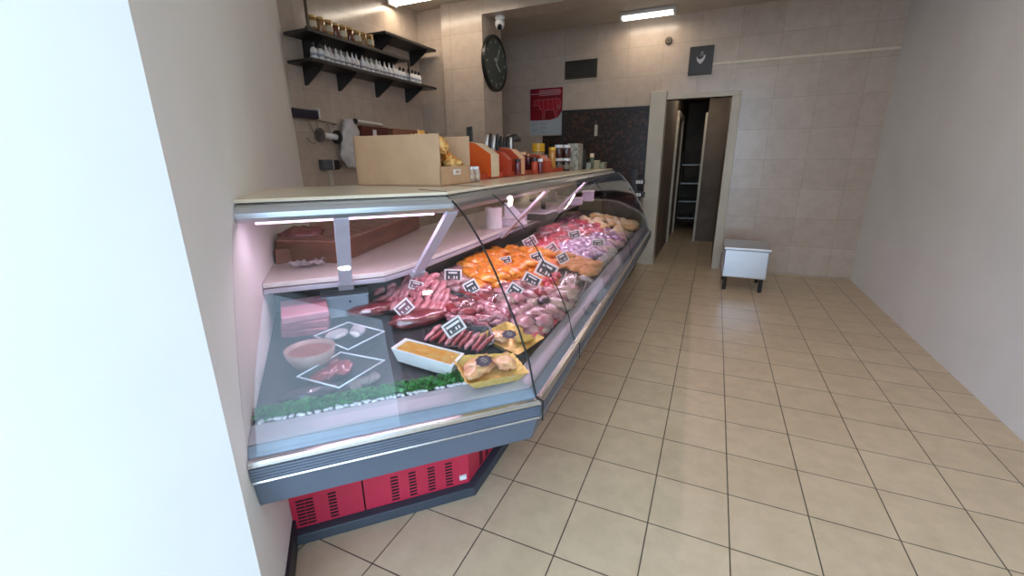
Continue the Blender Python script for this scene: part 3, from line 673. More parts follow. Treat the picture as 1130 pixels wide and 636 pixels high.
# paper roll with its wrapping sheet
q = onz(545, 252, WZ)
t = thing('paper_roll', 'upright white paper roll standing on the worktop behind the first long pane', 'paper roll', (q.x, q.y, WZ))
b = B(); lathe(b, [(.052, 0), (.056, .003), (.056, .135), (.052, .138)], n=28); obj('roll', b, mat('roll_paper', (.78, .74, .74), .7), t, smooth=False)
b = B(); lathe(b, [(.016, .136), (.018, .1395)], n=16); obj('core', b, mat('core_card', (.2, .15, .1), .8), t)
q = onz(566, 248, WZ); b = B(); v = [(-.03, 0, 0), (.10, 0, 0), (.02, .01, .14), (-.03, .01, .15)]
poly3(b, [(-.06, .0, 0), (.10, .02, 0), (.05, .035, .07), (-.02, .03, .15), (-.06, .02, .15)], .012); o = obj('paper_stack', b, mat('leaning_paper', (.78, .73, .80), .6)); o.location = (q.x, q.y, WZ); o.rotation_euler.z = .3
tag(o, 'leaning stack of white wrapping paper right of the paper roll', 'paper')
q = onz(594, 243, WZ)
t = thing('counter_scale', 'black backed scale head on the worktop beyond the paper stack', 'scale', (q.x-.05, q.y+.1, WZ))
b = B(); box(b, (0, 0, .02), (.26, .26, .04)); obj('base', b, m_blk, t, bevel=.006)
b = B(); box(b, (0, 0, .05), (.24, .24, .012)); obj('weighing_plate', b, m_alu_l, t, bevel=.004)
b = B(); box(b, (0, .14, .15), (.22, .05, .08)); h = obj('head', b, m_blk, t, bevel=.006)
b = B(); box(b, (0, .14, .08), (.03, .03, .10)); obj('stem', b, m_blk, t)
b = B(); box(b, (.0, .112, .155), (.10, .004, .03)); k = obj('screen', b, mat('grey_screen', (.2, .22, .2), .2), h)
for i, (x, y, w, d, h) in enumerate(((574, 249, .14, .10, .05), (583, 243, .10, .09, .075), (640, 226, .16, .12, .06), (655, 222, .12, .12, .10))):
    q = onz(x, y, WZ); q = q+N2*.06; b = B(); 
    t = thing('plastic_tub', ['low white tub on the worktop just right of the leaning papers', 'taller white tub standing behind the low tub on the worktop', 'wide white tub at the far end of the worktop', 'tall white tub farthest along the worktop'][i], 'tub', (q.x, q.y, WZ), .2)
    box(b, (0, 0, h/2), (w, d, h)); obj('body', b, mat('milky_tub', (.66, .6, .68), .4), t, bevel=.01)
    b = B(); box(b, (0, 0, h+.004), (w+.01, d+.01, .008)); obj('lid', b, m_wt, t, bevel=.003)

# ================================================================== ON TOP OF THE COUNTER
SZ = 1.313
bc = onz(487, 206, SZ)
t = thing('cardboard_box', 'open brown cardboard box with a cut down end, on top of the counter', 'box', (bc.x-.28, bc.y+.2, SZ), world=True)
bw = bc.x-onz(392, 204, SZ).x; bw = .455; bd = .29; bh = .222; TH = .006
x1, y1 = bc.x, bc.y; x0 = x1-bw; yy1 = y1+bd
# its long face looks at the aisle entrance, slightly turned
def rot(p, c=(x1, y1), a=math.radians(3)):
    X, Y = p[0]-c[0], p[1]-c[1]; return (c[0]+X*math.cos(a)-Y*math.sin(a), c[1]+X*math.sin(a)+Y*math.cos(a))
def wallp(pts2, z0, z1a, z1b=None):
    b = B(); (ax_, ay_), (bx_, by_) = pts2
    d = Vector((bx_-ax_, by_-ay_, 0)).normalized(); n = Vector((-d.y, d.x, 0))*TH
    z1b = z1b or z1a
    poly3(b, [(ax_, ay_, z0), (bx_, by_, z0), (bx_, by_, z1b), (ax_, ay_, z1a)], TH); return b
c00, c10, c11, c01 = rot((x0, y1)), rot((x1, y1)), rot((x1, yy1)), rot((x0, yy1))
b = B(); prism(b, [c00, c10, c11, c01], SZ, SZ+.006); obj('bottom', b, m_card, t)
obj('front_panel', wallp((c00, c10), SZ, SZ+bh), m_card, t)
obj('end_panel', wallp((c10, c11), SZ, SZ+.085), m_card, t)
obj('back_panel', wallp((c11, c01), SZ, SZ+bh), m_card, t)
obj('end_panel', wallp((c01, c00), SZ, SZ+bh), m_card, t)
b = B(); e = (Vector((*c11, 0))-Vector((*c10, 0))); m0 = Vector((*c10, SZ+.062))+e*.40; m1 = m0+e*.24; nrm = Vector((e.y, -e.x, 0)).normalized()*.001
poly3(b, [m0+nrm-Vector((0, 0, .016)), m1+nrm-Vector((0, 0, .016)), m1+nrm+Vector((0, 0, .008)), m0+nrm+Vector((0, 0, .008))], .001); o = obj('sticker', b, m_wt, t); o['label'] = 'small white sticker'
b = B(); k0 = m0+(m1-m0)*.3+nrm*1.8; k1 = m0+(m1-m0)*.85+nrm*1.8; poly3(b, [k0-Vector((0, 0, .010)), k1-Vector((0, 0, .010)), k1+Vector((0, 0, .002)), k0+Vector((0, 0, .002))], .001); k = obj('print', b, m_card, t)
# orange packets in the box
m_opk = mat('orange_crisps_packet', (.85, .33, .05), .3, col2=(.95, .62, .22), scale=26, bump=.5, coat=.5, contrast=(.4, .6))
R3 = random.Random(5)
for i in range(24):
    fx = (.60, .70, .80, .90)[i % 4]+.02*(i//4 % 2); fy = (.12, .28, .44, .6, .76, .9)[i//4]
    p = Vector((*c00, 0))+(Vector((*c10, 0))-Vector((*c00, 0)))*fx+(Vector((*c01, 0))-Vector((*c00, 0)))*fy
    hz = .05+(.13, .115, .09, .06, .03, .0)[i//4]+.01*(i % 3)
    b = B(); blob(b, (0, 0, 0), (.036, .024, .036), 0, .75, 3, i, flat=False); o = obj('snack_packet', b, m_opk, smooth=True)
    o.location = (p.x-.03, p.y+.02, SZ+hz); o.rotation_euler = (R3.uniform(-.5, .5), R3.uniform(-.6, .6), R3.uniform(0, 3))
    tag(o, 'shiny orange snack packet heaped inside the cardboard box', 'packet', 'orange packets in the cardboard box')
# things standing along the top shelf (u from a view column and an inset s)
def top(px, s): q = vert(px, 195, 2, s); q.z = SZ; return q
m_or = mat('orange_plastic', (.80, .13, .02), .35, col2=(.7, .1, .015), scale=4)
m_rd = mat('rust_red_plastic', (.55, .07, .025), .35, col2=(.45, .05, .02), scale=4)
m_pe = mat('peach_plastic', (.85, .50, .30), .4, col2=(.8, .44, .26), scale=4)
m_cr = mat('cream_plastic', (.85, .68, .45), .4)
m_am = mat('amber_glass', (.55, .25, .04), .15, coat=.6)
m_yl = mat('yellow_lid', (.85, .48, .03), .35)
m_dr = mat('dark_berry', (.10, .012, .02), .25, col2=(.2, .03, .03), scale=30, coat=.5)
a, c = top(516, .72), top(626, .70)
dv = (c-a).normalized(); nv = Vector((-dv.y, dv.x, 0)); ang = math.atan2(dv.y, dv.x)
t = thing('display_rack', 'long low rust red rack along the top of the counter, beside the cardboard box', 'rack', tuple((a+c)/2), world=True)
b = B(); prism(b, [a, c, c+nv*.20, a+nv*.20], SZ, SZ+.012); obj('base', b, m_rd, t)
b = B(); prism(b, [a-nv*.004, c-nv*.004, c, a], SZ, SZ+.034); obj('front_lip', b, m_rd, t, bevel=.002)
b = B(); prism(b, [a+nv*.20, c+nv*.20, c+nv*.206, a+nv*.206], SZ, SZ+.05); obj('back_lip', b, m_rd, t, bevel=.002)
RZ = SZ+.012
def place(px, s): return top(px, s)
def dispenser(px, label, body, face, w=.09, h=.16, s=.80, d=.16):
    q = place(px, s); t = thing('packet_dispenser', label, 'dispenser', (q.x, q.y, RZ), ang-PI/2)
    # local: +x towards the customers, y along the shelf
    pr = [(-d*.5, h), (d*.05, h*.93), (d*.5, h*.62), (d*.5, 0), (d*.38, 0), (d*.36, h*.55), (0, h*.82), (-d*.5, h*.86)]
    for yy, nm in ((-w/2, 'side_panel'), (w/2-.006, 'side_panel')):
        b = B(); poly3(b, [(x, yy, z) for x, z in [(-d*.5, 0), (-d*.5, h), (d*.05, h*.93), (d*.5, h*.62), (d*.5, 0)]], .006); obj(nm, b, body, t)
    b = B(); rows = []
    for yy in (-w/2+.004, w/2-.004): rows.append([b.verts.new((x, yy, z)) for x, z in pr])
    n_ = len(pr)
    for i in range(n_): b.faces.new((rows[0][i], rows[0][(i+1) % n_], rows[1][(i+1) % n_], rows[1][i]))
    b.faces.new(rows[0][::-1]); b.faces.new(rows[1]); obj('front_chute', b, face, t)
    return t
dispenser(529, 'tall bright orange dispenser with a cream front next to the cardboard box', m_or, m_cr, .12, .205, .80, .22)
dispenser(554, 'narrow rust red dispenser in the middle of the rack', m_rd, m_rd, .07, .155, .74, .12)
dispenser(566, 'peach fronted dispenser right of the leaning knives', m_rd, m_pe, .11, .175, .76, .14)
dispenser(598, 'red dispenser box toward the right end of the rack', m_rd, m_rd, .16, .13, .70, .10)
for i, (px, hh, mm, l) in enumerate(((472, .235, m_blk, 'black topped white bottle behind the box, leftmost of the four'), (481, .25, m_wt, 'white bottle behind the box, second from the left'), (491, .24, m_blk, 'black topped white bottle behind the box, third from the left'), (500, .245, m_wt, 'white bottle behind the box, rightmost of the four'))):
    q = top(px, .99); t = thing('white_bottle', l, 'bottle', (q.x, q.y, SZ), group='white bottles behind the cardboard box')
    b = B(); lathe(b, [(.024, 0), (.027, .005), (.027, hh*.8), (.013, hh*.88)], n=16); obj('body', b, m_wt, t, smooth=True)
    b = B(); lathe(b, [(.014, hh*.87), (.014, hh)], n=14); obj('cap', b, mm, t)
for i, (px, s_, l) in enumerate(((518, .64, 'small clear jar of pale sweets in front of the orange dispenser, nearer the box'), (524, .64, 'small clear jar of pale sweets in front of the orange dispenser, farther from the box'))):
    q = top(px, s_); t = thing('sweet_jar', l, 'jar', (q.x, q.y, SZ))
    b = B(); lathe(b, [(.022, 0), (.028, .006), (.028, .055), (.02, .065)], n=16); obj('body', b, mat('pale_sweets', (.62, .5, .38), .3, col2=(.35, .2, .15), scale=50, coat=.5), t, smooth=True)
    b = B(); lathe(b, [(.022, .063), (.022, .078)], n=16); obj('lid', b, m_wt, t)
# black sign board on a stick
q = place(520, .86); t = thing('small_slate_sign', 'small blank black slate board on a stem above the orange dispenser', 'sign', (q.x, q.y, RZ), ang-PI/2+.9)
b = B(); cyl(b, (0, 0, 0), (0, 0, .21), .004, 8); obj('stem', b, m_steel, t); b = B(); box(b, (0, 0, .245), (.008, .085, .085)); obj('board', b, mat('slate', (.05, .055, .05), .6), t, bevel=.003)
b = B(); cyl(b, (0, 0, 0), (0, 0, .006), .025, 16); obj('foot', b, m_steel, t)
# knives / tongs leaning in the rack
for i, (px, ln, tl, mm) in enumerate(((536, .25, -.5, 1), (540, .26, -.45, 0), (544, .25, -.4, 1), (548, .26, -.35, 0), (552, .25, -.25, 0), (556, .245, -.2, 0), (560, .24, -.1, 0), (564, .25, 0, 1))):
    q = place(px, .86); t = thing('handled_tool', 'upright tool with a %s handle standing in the rack between the dispensers' % ('pale steel' if mm else 'black'), 'tool', (q.x, q.y, RZ), ang, group='upright tools with %s handles in the rack' % ('pale' if mm else 'black'))
    dx = math.sin(tl)*.06
    b = B(); tube(b, [(0, 0, 0), (-dx*.2, 0, .08)], .005, 8); obj('blade', b, m_steel, t)
    b = B(); tube(b, [(-dx*.2, 0, .08), (-dx*.9, 0, ln*.8), (-dx*1.4, 0, ln)], [.008, .013, .010], 8); obj('handle', b, m_alu_l if mm else m_blk, t, smooth=True)
q = place(566, .90); t = thing('ladle', 'upturned black domed ladle standing above the peach dispenser', 'ladle', (q.x, q.y, RZ), ang)
b = B(); lathe(b, [(.062, .225), (.066, .230), (.06, .256), (.036, .275), (.008, .283)], n=24); obj('bowl', b, m_blk, t, smooth=True)
b = B(); tube(b, [(0, 0, 0), (0, 0, .235)], .006, 8); obj('handle', b, m_blk, t)
# jars and bottles
def simple_jar(px, s, r, h, body, lid, label, lidh=.14, grp=None, z=None, name='glass_jar', cat='jar', band=None):
    q = place(px, s); t = thing(name, label, cat, (q.x, q.y, RZ if z is None else z), group=grp)
    hl = h*(1-lidh)
    b = B(); lathe(b, [(r*.9, 0), (r, .005), (r, hl*.85), (r*.88, hl)], n=18); obj('body', b, body, t, smooth=True)
    b = B(); lathe(b, [(r*.96, hl-.002), (r*.96, h-.003), (r*.88, h)], n=18); obj('lid', b, lid, t)
    if band: b = B(); lathe(b, [(r+.0012, hl*.2), (r+.0012, hl*.62)], n=18); obj('paper_label', b, band, t)
    return t
simple_jar(576.5, .84, .032, .15, m_dr, m_pe, 'dark berry jar with a peach lid right of the peach dispenser')
simple_jar(583, .82, .03, .14, m_dr, mat('copper_lid', (.5, .2, .1), .3, .6), 'dark berry jar with a copper lid, in front of the yellow lidded jar')
simple_jar(571.5, .66, .022, .10, m_dr, m_blk, 'slim dark jar with a black cap in front of the peach dispenser')
simple_jar(590, .64, .022, .11, m_rd, m_blk, 'slim red bottle with a black cap in front of the red dispenser box', .25, name='glass_bottle', cat='bottle')
simple_jar(596, .62, .020, .10, m_dr, m_wt, 'slim dark bottle with a white cap in front of the red dispenser box', .2, name='glass_bottle', cat='bottle')
simple_jar(587.5, .78, .026, .09, m_dr, m_blk, 'small dark jar with a black lid left of the red dispenser box')
simple_jar(594, .99, .062, .235, mat('straw_glass', (.45, .33, .18), .2, coat=.6), m_yl, 'large tall jar with a domed yellow lid behind the rack', .30)
simple_jar(602.5, .80, .028, .13, mat('grey_green_glass', (.15, .15, .11), .2, coat=.5), m_steel, 'grey green bottle standing in front of the yellow lidded jar', .3, name='glass_bottle', cat='bottle')
simple_jar(609, .74, .030, .19, m_am, m_yl, 'amber bottle with a yellow cap at the right end of the rack', .12, name='glass_bottle', cat='bottle')
simple_jar(612.5, .84, .03, .17, m_am, m_or, 'amber bottle with an orange cap behind the right end of the rack', .15, name='glass_bottle', cat='bottle')
m_dj = mat('black_olive_jar', (.035, .012, .012), .2, col2=(.09, .03, .02), scale=30, coat=.6)
for i, (px, s, z, l) in enumerate(((616, .74, 0, 'dark jar with a white lid, lower left of the stacked four'), (624.5, .68, 0, 'dark jar with a white lid, lower right of the stacked four'), (616, .74, 1, 'dark jar with a white lid, upper left of the stacked four'), (624.5, .68, 1, 'dark jar with a white lid, upper right of the stacked four'))):
    simple_jar(px, s, .037, .112, m_dj if z else mat('brown_olive_jar', (.10, .06, .035), .25, col2=(.05, .02, .015), scale=30, coat=.5), m_wt, l, .2, 'stacked dark jars with white lids', SZ+z*.1125, band=mat('grey_olive_label', (.22, .19, .14), .6) if not z else None)
q = place(634, .66); t = thing('grey_patterned_carton', 'tall grey patterned carton right of the stacked dark jars', 'carton', (q.x, q.y, SZ), ang)
b = B(); box(b, (0, 0, .12), (.17, .10, .24)); obj('body', b, mat('mottled_grey_carton', (.48, .45, .37), .5, col2=(.2, .19, .16), scale=34, contrast=(.4, .6)), t, bevel=.004)
b = B(); box(b, (.087, 0, .10), (.004, .08, .19)); obj('side_strip', b, mat('blue_grey_strip', (.22, .24, .3), .4), t)
q = place(642.5, .66)
t = thing('black_canister', 'tall black canister right of the grey carton', 'canister', (q.x, q.y, SZ)); b = B(); lathe(b, [(.032, 0), (.035, .006), (.035, .17), (.03, .18)], n=18); obj('body', b, m_blk, t, smooth=True); b = B(); lathe(b, [(.031, .178), (.031, .195)], n=18); obj('cap', b, m_blk, t)
for i, (px, s, w, h, mm, l) in enumerate(((649, .62, .05, .055, m_pale, 'small grey tub past the black canister'), (656.5, .60, .09, .075, mat('olive_cream', (.5, .47, .32), .5), 'cream topped tub near the far end of the counter top'), (663, .56, .12, .055, mat('sage_tub', (.33, .34, .22), .5), 'low sage green tub nearest the far end of the counter top'))):
    q = place(px, s); t = thing('plastic_tub', l, 'tub', (q.x, q.y, SZ), ang)
    b = B(); box(b, (0, 0, h/2), (w, w*.8, h)); obj('body', b, mm, t, bevel=.008); b = B(); box(b, (0, 0, h+.004), (w*1.06, w*.86, .009)); obj('lid', b, m_cr if i == 1 else mm, t, bevel=.003)
simple_jar(652.5, .60, .022, .155, mat('green_bottle', (.08, .10, .05), .2, coat=.5), m_cr, 'slim green bottle with a cream cap among the tubs', .25, z=SZ, name='glass_bottle', cat='bottle')

# ================================================================== MEAT ON THE DECK
m_tray = mat('black_tray', (.03, .032, .04), .35)
m_pink = mat('raw_sausage', (.46, .12, .15), .32, bump=.3, col2=(.70, .32, .35), scale=30, coat=.5, contrast=(.4, .62))
m_dred = mat('dark_beef', (.22, .014, .025), .28, bump=.3, col2=(.42, .07, .09), scale=16, coat=.7, contrast=(.45, .75), stretch=(1, 4, 1))
m_lil = mat('pale_pink_poultry', (.46, .26, .26), .3, col2=(.20, .05, .08), scale=22, coat=.5, contrast=(.42, .62), bump=.4)
m_orc = mat('orange_marinade', (.80, .20, .01), .28, col2=(.88, .40, .05), scale=26, coat=.6, contrast=(.40, .62), bump=.5)
m_cor = mat('red_orange_marinade', (.82, .12, .03), .28, col2=(.85, .32, .12), scale=18, coat=.7, contrast=(.4, .65))
m_tan = mat('tan_breading', (.56, .22, .07), .6, col2=(.70, .36, .14), scale=50, bump=.5)
m_rpk = mat('bright_red_meat', (.55, .03, .06), .3, bump=.4, col2=(.74, .20, .25), scale=20, coat=.6, contrast=(.4, .65))
m_crm = mat('creamy_yellow', (.86, .64, .24), .45, col2=(.85, .76, .55), scale=22, contrast=(.35, .6))
m_bag = mat('lilac_sheen_wrap', (.34, .15, .34), .2, col2=(.74, .58, .76), scale=22, coat=.9, bump=.6)
m_ham = mat('pink_ham', (.60, .21, .29), .4, col2=(.72, .34, .40), scale=10, coat=.3)
m_grat = mat('golden_gratin', (.95, .50, .05), .45, col2=(.96, .68, .20), scale=40, bump=.4)

def slope(seg): return math.atan(.175)
def setdeck(o, q, yaw=0, lift=0, seg=2):
    n = N1 if seg == 1 else N2
    t = T1 if seg == 1 else T2
    up = (Vector((0, 0, 1))-n*.175).normalized(); fx = t.copy(); fy = up.cross(fx).normalized()
    base = Matrix((fx, fy, up)).transposed().to_4x4()
    o.matrix_world = Matrix.Translation(q+up*lift) @ base @ Matrix.Rotation(yaw, 4, 'Z')
def tray_bm(w, d, h, th=.003, fl=1.12, rim=.006):
    b = B()
    def ring(k, z, inset=0):
        ww, ddd = w/2*k-inset, d/2*k-inset; r = min(ww, ddd)*.28; out = []
        for cx_, cy_, a0_ in ((ww-r, ddd-r, 0), (-ww+r, ddd-r, PI/2), (-ww+r, -ddd+r, PI), (ww-r, -ddd+r, 1.5*PI)):
            for i in range(4): a_ = a0_+i*PI/6; out.append(b.verts.new((cx_+r*math.cos(a_), cy_+r*math.sin(a_), z)))
        return out
    rs = [ring(1, 0), ring(fl, h), ring(fl, h, -rim), ring(fl, h+.002, -rim), ring(fl, h+.002, th), ring(1, th, th)]
    for a_, c_ in zip(rs, rs[1:]):
        for i in range(16): b.faces.new((a_[i], a_[(i+1) % 16], c_[(i+1) % 16], c_[i]))
    b.faces.new(rs[0][::-1]); b.faces.new(rs[-1]); return b
def tray(px, py, w, d, h, yaw, label, m=m_tray, seg=2, name='food_tray', lift=.001):
    q = D(px, py, 0, seg); o = obj(name, tray_bm(w, d, h), m); setdeck(o, q, yaw, lift, seg); return tag(o, label, 'tray')
def keep(q, seg, r=.03):
    t_, n_ = (T1, N1) if seg == 1 else (T2, N2); u, s_ = (q-P0).dot(t_), (q-P0).dot(n_)
    if seg == 2: u = min(u, U1-.05-r)
    if seg == 1: u = max(u, U0+.02+r)
    s2 = min(max(s_, .125+r*.6), .78-r*.5); return uv(seg, u, s2, q.z+(s2-s_)*.175)
def piece(px, py, size, yaw, m, name, label, cat='meat', group=None, seg=2, lift=None, amp=.22, seed=0, dz=0):
    q = keep(D(px, py, dz, seg), seg, size[0]*.8); b = B(); blob(b, (0, 0, 0), size, 0, amp, 3, seed); o = obj(name, b, m, smooth=True)
    setdeck(o, q, yaw, (size[2]*.55 if lift is None else lift), seg); return tag(o, label, cat, group)

# --- near segment -------------------------------------------------------------
# parsley strip
t = None; R4 = random.Random(11); b = B(); m_par = mat('parsley_green', (.008, .12, .018), .5, col2=(.03, .26, .045), scale=60)
for i in range(1500):
    u = R4.uniform(U0+.01, -.20); s = R4.uniform(.115, .165); z = .690+R4.uniform(.0, .038)*(1-abs(s-.14)/.05)
    p = uv(1, u, s, z); r = R4.uniform(.006, .011)
    ax_ = Matrix.Rotation(R4.uniform(0, 6), 3, 'Z') @ Matrix.Rotation(R4.uniform(-1, 1), 3, 'X')
    v = [b.verts.new(p+ax_ @ Vector(k)*r) for k in ((-1, 0, 0), (-.2, -.7, .15), (.9, -.3, 0), (.7, .5, .2), (-.3, .8, 0))]
    b.faces.new(v)
for i in range(34):
    u = U0+.01+i*.0195; tube(b, [uv(1, u, .14, .688), uv(1, u+.004, .14+.01*math.sin(i), .715)], .002, 5)
tag(obj('parsley_garland', b, m_par), 'strip of green plastic parsley along the front edge of the near deck', 'garnish', kind='stuff')
b = B()
for i in range(60):
    u = R4.uniform(U0+.02, -.22); p = uv(1, u, R4.uniform(.108, .122), .692); blob(b, p, (.012, .007, .006), R4.uniform(0, 3), .3, 1, i)
tag(obj('white_pebbles', b, mat('white_chips', (.75, .75, .8), .6), smooth=True), 'tiny white chips under the parsley strip', 'garnish', kind='stuff')
# clear trays
m_rim = mat('white_tray_rim', (.72, .78, .86), .3)
def clear_tray(cs, h, label, seg=1):
    """cs: the four rim corners as view points; rim lies flat h above the deck"""
    pts = [D(x, y, h, seg) for x, y in cs]; c = sum(pts, Vector())/4
    t = thing('clear_tray', label, 'tray', tuple(c), world=True)
    b = B()
    for i in range(4): tube(b, [pts[i], pts[(i+1) % 4]], .0028, 6); 
    for p in pts: bmesh.ops.create_icosphere(b, subdivisions=2, radius=.0034, matrix=Matrix.Translation(p))
    obj('rim', b, m_rim, t, smooth=True)
    b = B(); up = Vector((0, 0, h*.92)); bt = [c+(p-c)*.82-up for p in pts]; vs = [b.verts.new(p) for p in pts]; vb = [b.verts.new(p) for p in bt]
    for i in range(4): b.faces.new((vs[i], vs[(i+1) % 4], vb[(i+1) % 4], vb[i]))
    b.faces.new(vb); bmesh.ops.solidify(b, geom=b.faces[:], thickness=.0015); obj('shell', b, m_plas, t)
    return c, pts
c1_, p1 = clear_tray([(347, 371), (384, 356), (424, 366), (384, 386)], .05, 'clear white rimmed plastic tray, upper of the two left of the gratin')
c2_, p2 = clear_tray([(328, 416), (376, 389), (424, 398), (374, 428)], .04, 'clear white rimmed plastic tray holding raw meat, lower of the two left of the gratin')
for i, (x, y) in enumerate(((356, 418), (368, 413), (380, 409), (366, 403))):
    piece(x, y, (.045, .028, .016), .6+i*.5, m_dred, 'meat_slice', 'brownish red meat slice in the lower clear tray', group='meat slices in the lower clear tray', seg=1, seed=i, lift=.012, amp=.35)
for i, (x, y) in enumerate(((372, 372), (395, 368))):
    piece(x, y, (.045, .03, .014), .4+i, mat('white_cheese', (.66, .64, .66), .5), 'pale_patty', 'pale white patty in the upper clear tray', 'food', 'pale patties in the upper clear tray', 1, .012, .15, i)
# dark joint under the trays at the left
piece(344, 437, (.09, .035, .02), .1, mat('black_pudding', (.03, .02, .03), .3, coat=.5), 'black_pudding', 'dark black pudding piece in front of the lower clear tray', seg=1, seed=3)
for i, (x, y) in enumerate(((400, 424), (412, 420), (392, 428))):
    piece(x, y, (.03, .02, .014), i, mat('grey_olive_food', (.16, .14, .14), .5, col2=(.3, .25, .25), scale=40), 'pate_piece', 'greyish crumbly pate piece between the parsley strip and the clear tray', group='greyish pate pieces behind the parsley', seg=1, seed=i, amp=.4)
# ham stack
q = D(339, 366, 0, 1)
for i in range(3):
    b = B(); box(b, (0, 0, 0), (.17, .15, .032)); o = obj('ham_block', b, m_ham if i == 2 else mat('pink_ham_dark', (.38, .10, .15), .4, col2=(.52, .20, .25), scale=30, bump=.4), bevel=.006)
    setdeck(o, q+N1*.05, .10*(i-1), .017+.034*i, 1); tag(o, ['dark pink ham slab at the bottom of the stack by the white wall', 'dark pink ham slab in the middle of the stack by the white wall', 'pale pink ham slab on top of the stack by the white wall'][i], 'ham', 'stacked ham slabs')
t = thing('terrine_bowl', 'round brown bowl of terrine in front of the ham stack', 'bowl', tuple(D(345, 404, 0, 1)))
b = B(); lathe(b, [(.05, 0), (.075, .035), (.084, .07), (.078, .07), (.068, .035), (.04, .006)], n=28); obj('bowl', b, mat('brown_ceramic', (.38, .24, .21), .3), t, smooth=True)
b = B(); lathe(b, [(.068, .04), (.072, .056)], n=24); obj('terrine', b, mat('brown_terrine', (.30, .10, .08), .5, col2=(.2, .06, .05), scale=20), t)
# blue grey tub under the worktop
qa = D(383, 350, 0, 1); t = thing('storage_tub', 'blue grey lidded storage tub at the back of the near deck', 'tub', tuple(qa+N1*.05), A1)
b = B(); box(b, (0, .0, .045), (.19, .10, .09)); obj('body', b, mat('blue_grey_tub', (.36, .42, .50), .35, col2=(.32, .38, .46), scale=3), t, bevel=.006)
for z in (.022, .068): b = B(); box(b, (.02, -.052, z), (.008, .004, .008)); obj('clip', b, m_blk, t)
b = B(); box(b, (0, 0, .093), (.195, .105, .008)); obj('lid', b, mat('blue_grey_lid', (.42, .48, .56), .35), t, bevel=.003)
# vacuum packed dark roasts
def roast(pa, pb, r, label, seg=1, m=m_dred):
    a_, c_ = D(*pa, 0, seg), D(*pb, 0, seg); L = (c_-a_).length; q_ = (a_+c_)/2
    n_ = N1 if seg == 1 else N2; t_ = T1 if seg == 1 else T2; yaw = math.atan2((c_-a_).dot(n_), (c_-a_).dot(t_))
    t = thing('packed_roast', label, 'meat')
    b = B(); blob(b, (0, 0, 0), (L/2, r, r*.62), 0, .16, 4, int(pa[0])); obj('beef', b, m, t, smooth=True)
    b = B(); blob(b, (0, 0, 0), (L/2*1.07, r*1.12, r*.70), 0, .16, 3, int(pa[0])); obj('plastic_film', b, m_film, t, smooth=True)
    setdeck(t, q_, yaw, r*.42, seg); return t
roast((384, 350), (436, 341), .045, 'dark red vacuum packed beef roast behind the clear trays, left of the sausages')
roast((430, 362), (492, 350), .05, 'dark red vacuum packed beef roast in front of the pink sausage pile')
b = B(); q = D(404, 344, .05, 1); box(b, (0, 0, 0), (.035, .018, .002)); o = obj('price_sticker', b, m_wt); o.location = q; o.rotation_euler = (.2, 0, .5); o.parent = [c for c in bpy.data.objects if c.name == 'packed_roast'][0]; o.matrix_parent_inverse = o.parent.matrix_world.inverted() if False else Matrix.Identity(4)
bpy.context.view_layer.update(); o.matrix_parent_inverse = o.parent.matrix_world.inverted()
# pink sausages pile
Rs = random.Random(21)
tray(466, 338, .34, .15, .02, -.25, 'low black tray under the pile of pink sausages', seg=1)
for row in range(4):
    for i in range(13-row*2):
        x = 421+i*6.9+row*5; y = 333+i*.75-row*4.6+(6 if row == 0 else 0)
        q = D(x, y, 0, 1)+N1*(.022-row*.004)
        b = B(); pts = [(.014*math.sin((k/8-.5)*3+i), (k/8-.5)*.135, .010*math.cos((k/8-.5)*3)) for k in range(9)]
        tube(b, pts, [.004, .013, .0165, .017, .0175, .017, .0165, .013, .004], 10)
        o = obj('pink_sausage', b, m_pink, smooth=True); setdeck(o, q, -.45+Rs.uniform(-.25, .25), .018+row*.017, 1)
        tag(o, 'plump pink raw sausage in the pile behind the beef roasts', 'sausage', 'pink sausages in the pile')
# region fills: random non coinciding spots inside a patch of deck
def inside(p, poly):
    c = False; j = len(poly)-1
    for i in range(len(poly)):
        if (poly[i][1] > p[1]) != (poly[j][1] > p[1]) and p[0] < (poly[j][0]-poly[i][0])*(p[1]-poly[i][1])/(poly[j][1]-poly[i][1])+poly[i][0]: c = not c
        j = i
    return c
def fill(poly, mind, size, mats_, name, label, group, seed0, cat='meat', layers=2, under=None, amp=.35, flat=.5, yaw=None, cap=60, txt=None):
    rr = random.Random(seed0); xs = [p[0] for p in poly]; ys = [p[1] for p in poly]; n = 0; us = []
    if isinstance(label, str): label = [label]
    for L in range(layers):
        got = []
        for tr in range(900):
            x, y = rr.uniform(min(xs), max(xs)), rr.uniform(min(ys), max(ys))
            if not inside((x, y), poly): continue
            q = D(x, y, size[2]*flat)
            if any((q-g).length < mind*(1+.25*L) for g in got): continue
            got.append(q); n += 1
            if n > cap: break
            k = rr.uniform(.85, 1.15)
            m_ = mats_[n % len(mats_)]
            piece(x, y, (size[0]*k, size[1]*k, size[2]*k), rr.uniform(0, 3.1) if yaw is None else yaw+rr.uniform(-.25, .25), m_, name, label[n % len(label)], cat, group, seed=seed0+n, lift=size[2]*.5+.012+size[2]*1.05*L, amp=amp, dz=0)
            qq = keep(q, 2); us.append(((qq-P0).dot(T2), (qq-P0).dot(N2)))
    if under and us:
        u0_, u1_ = min(u for u, _ in us), max(u for u, _ in us); s0_, s1_ = min(v for _, v in us), max(v for _, v in us)
        c_ = uv(2, (u0_+u1_)/2, (s0_+s1_)/2, deckz((s0_+s1_)/2)); o = obj('food_tray', tray_bm(max(.1, (u1_-u0_)*.86), max(.08, (s1_-s0_)*.80), .014), m_tray); setdeck(o, c_, 0, .001, 2); tag(o, under, 'tray')
m_veal = mat('greyish_veal', (.34, .22, .22), .3, col2=(.48, .34, .34), scale=18, coat=.7)
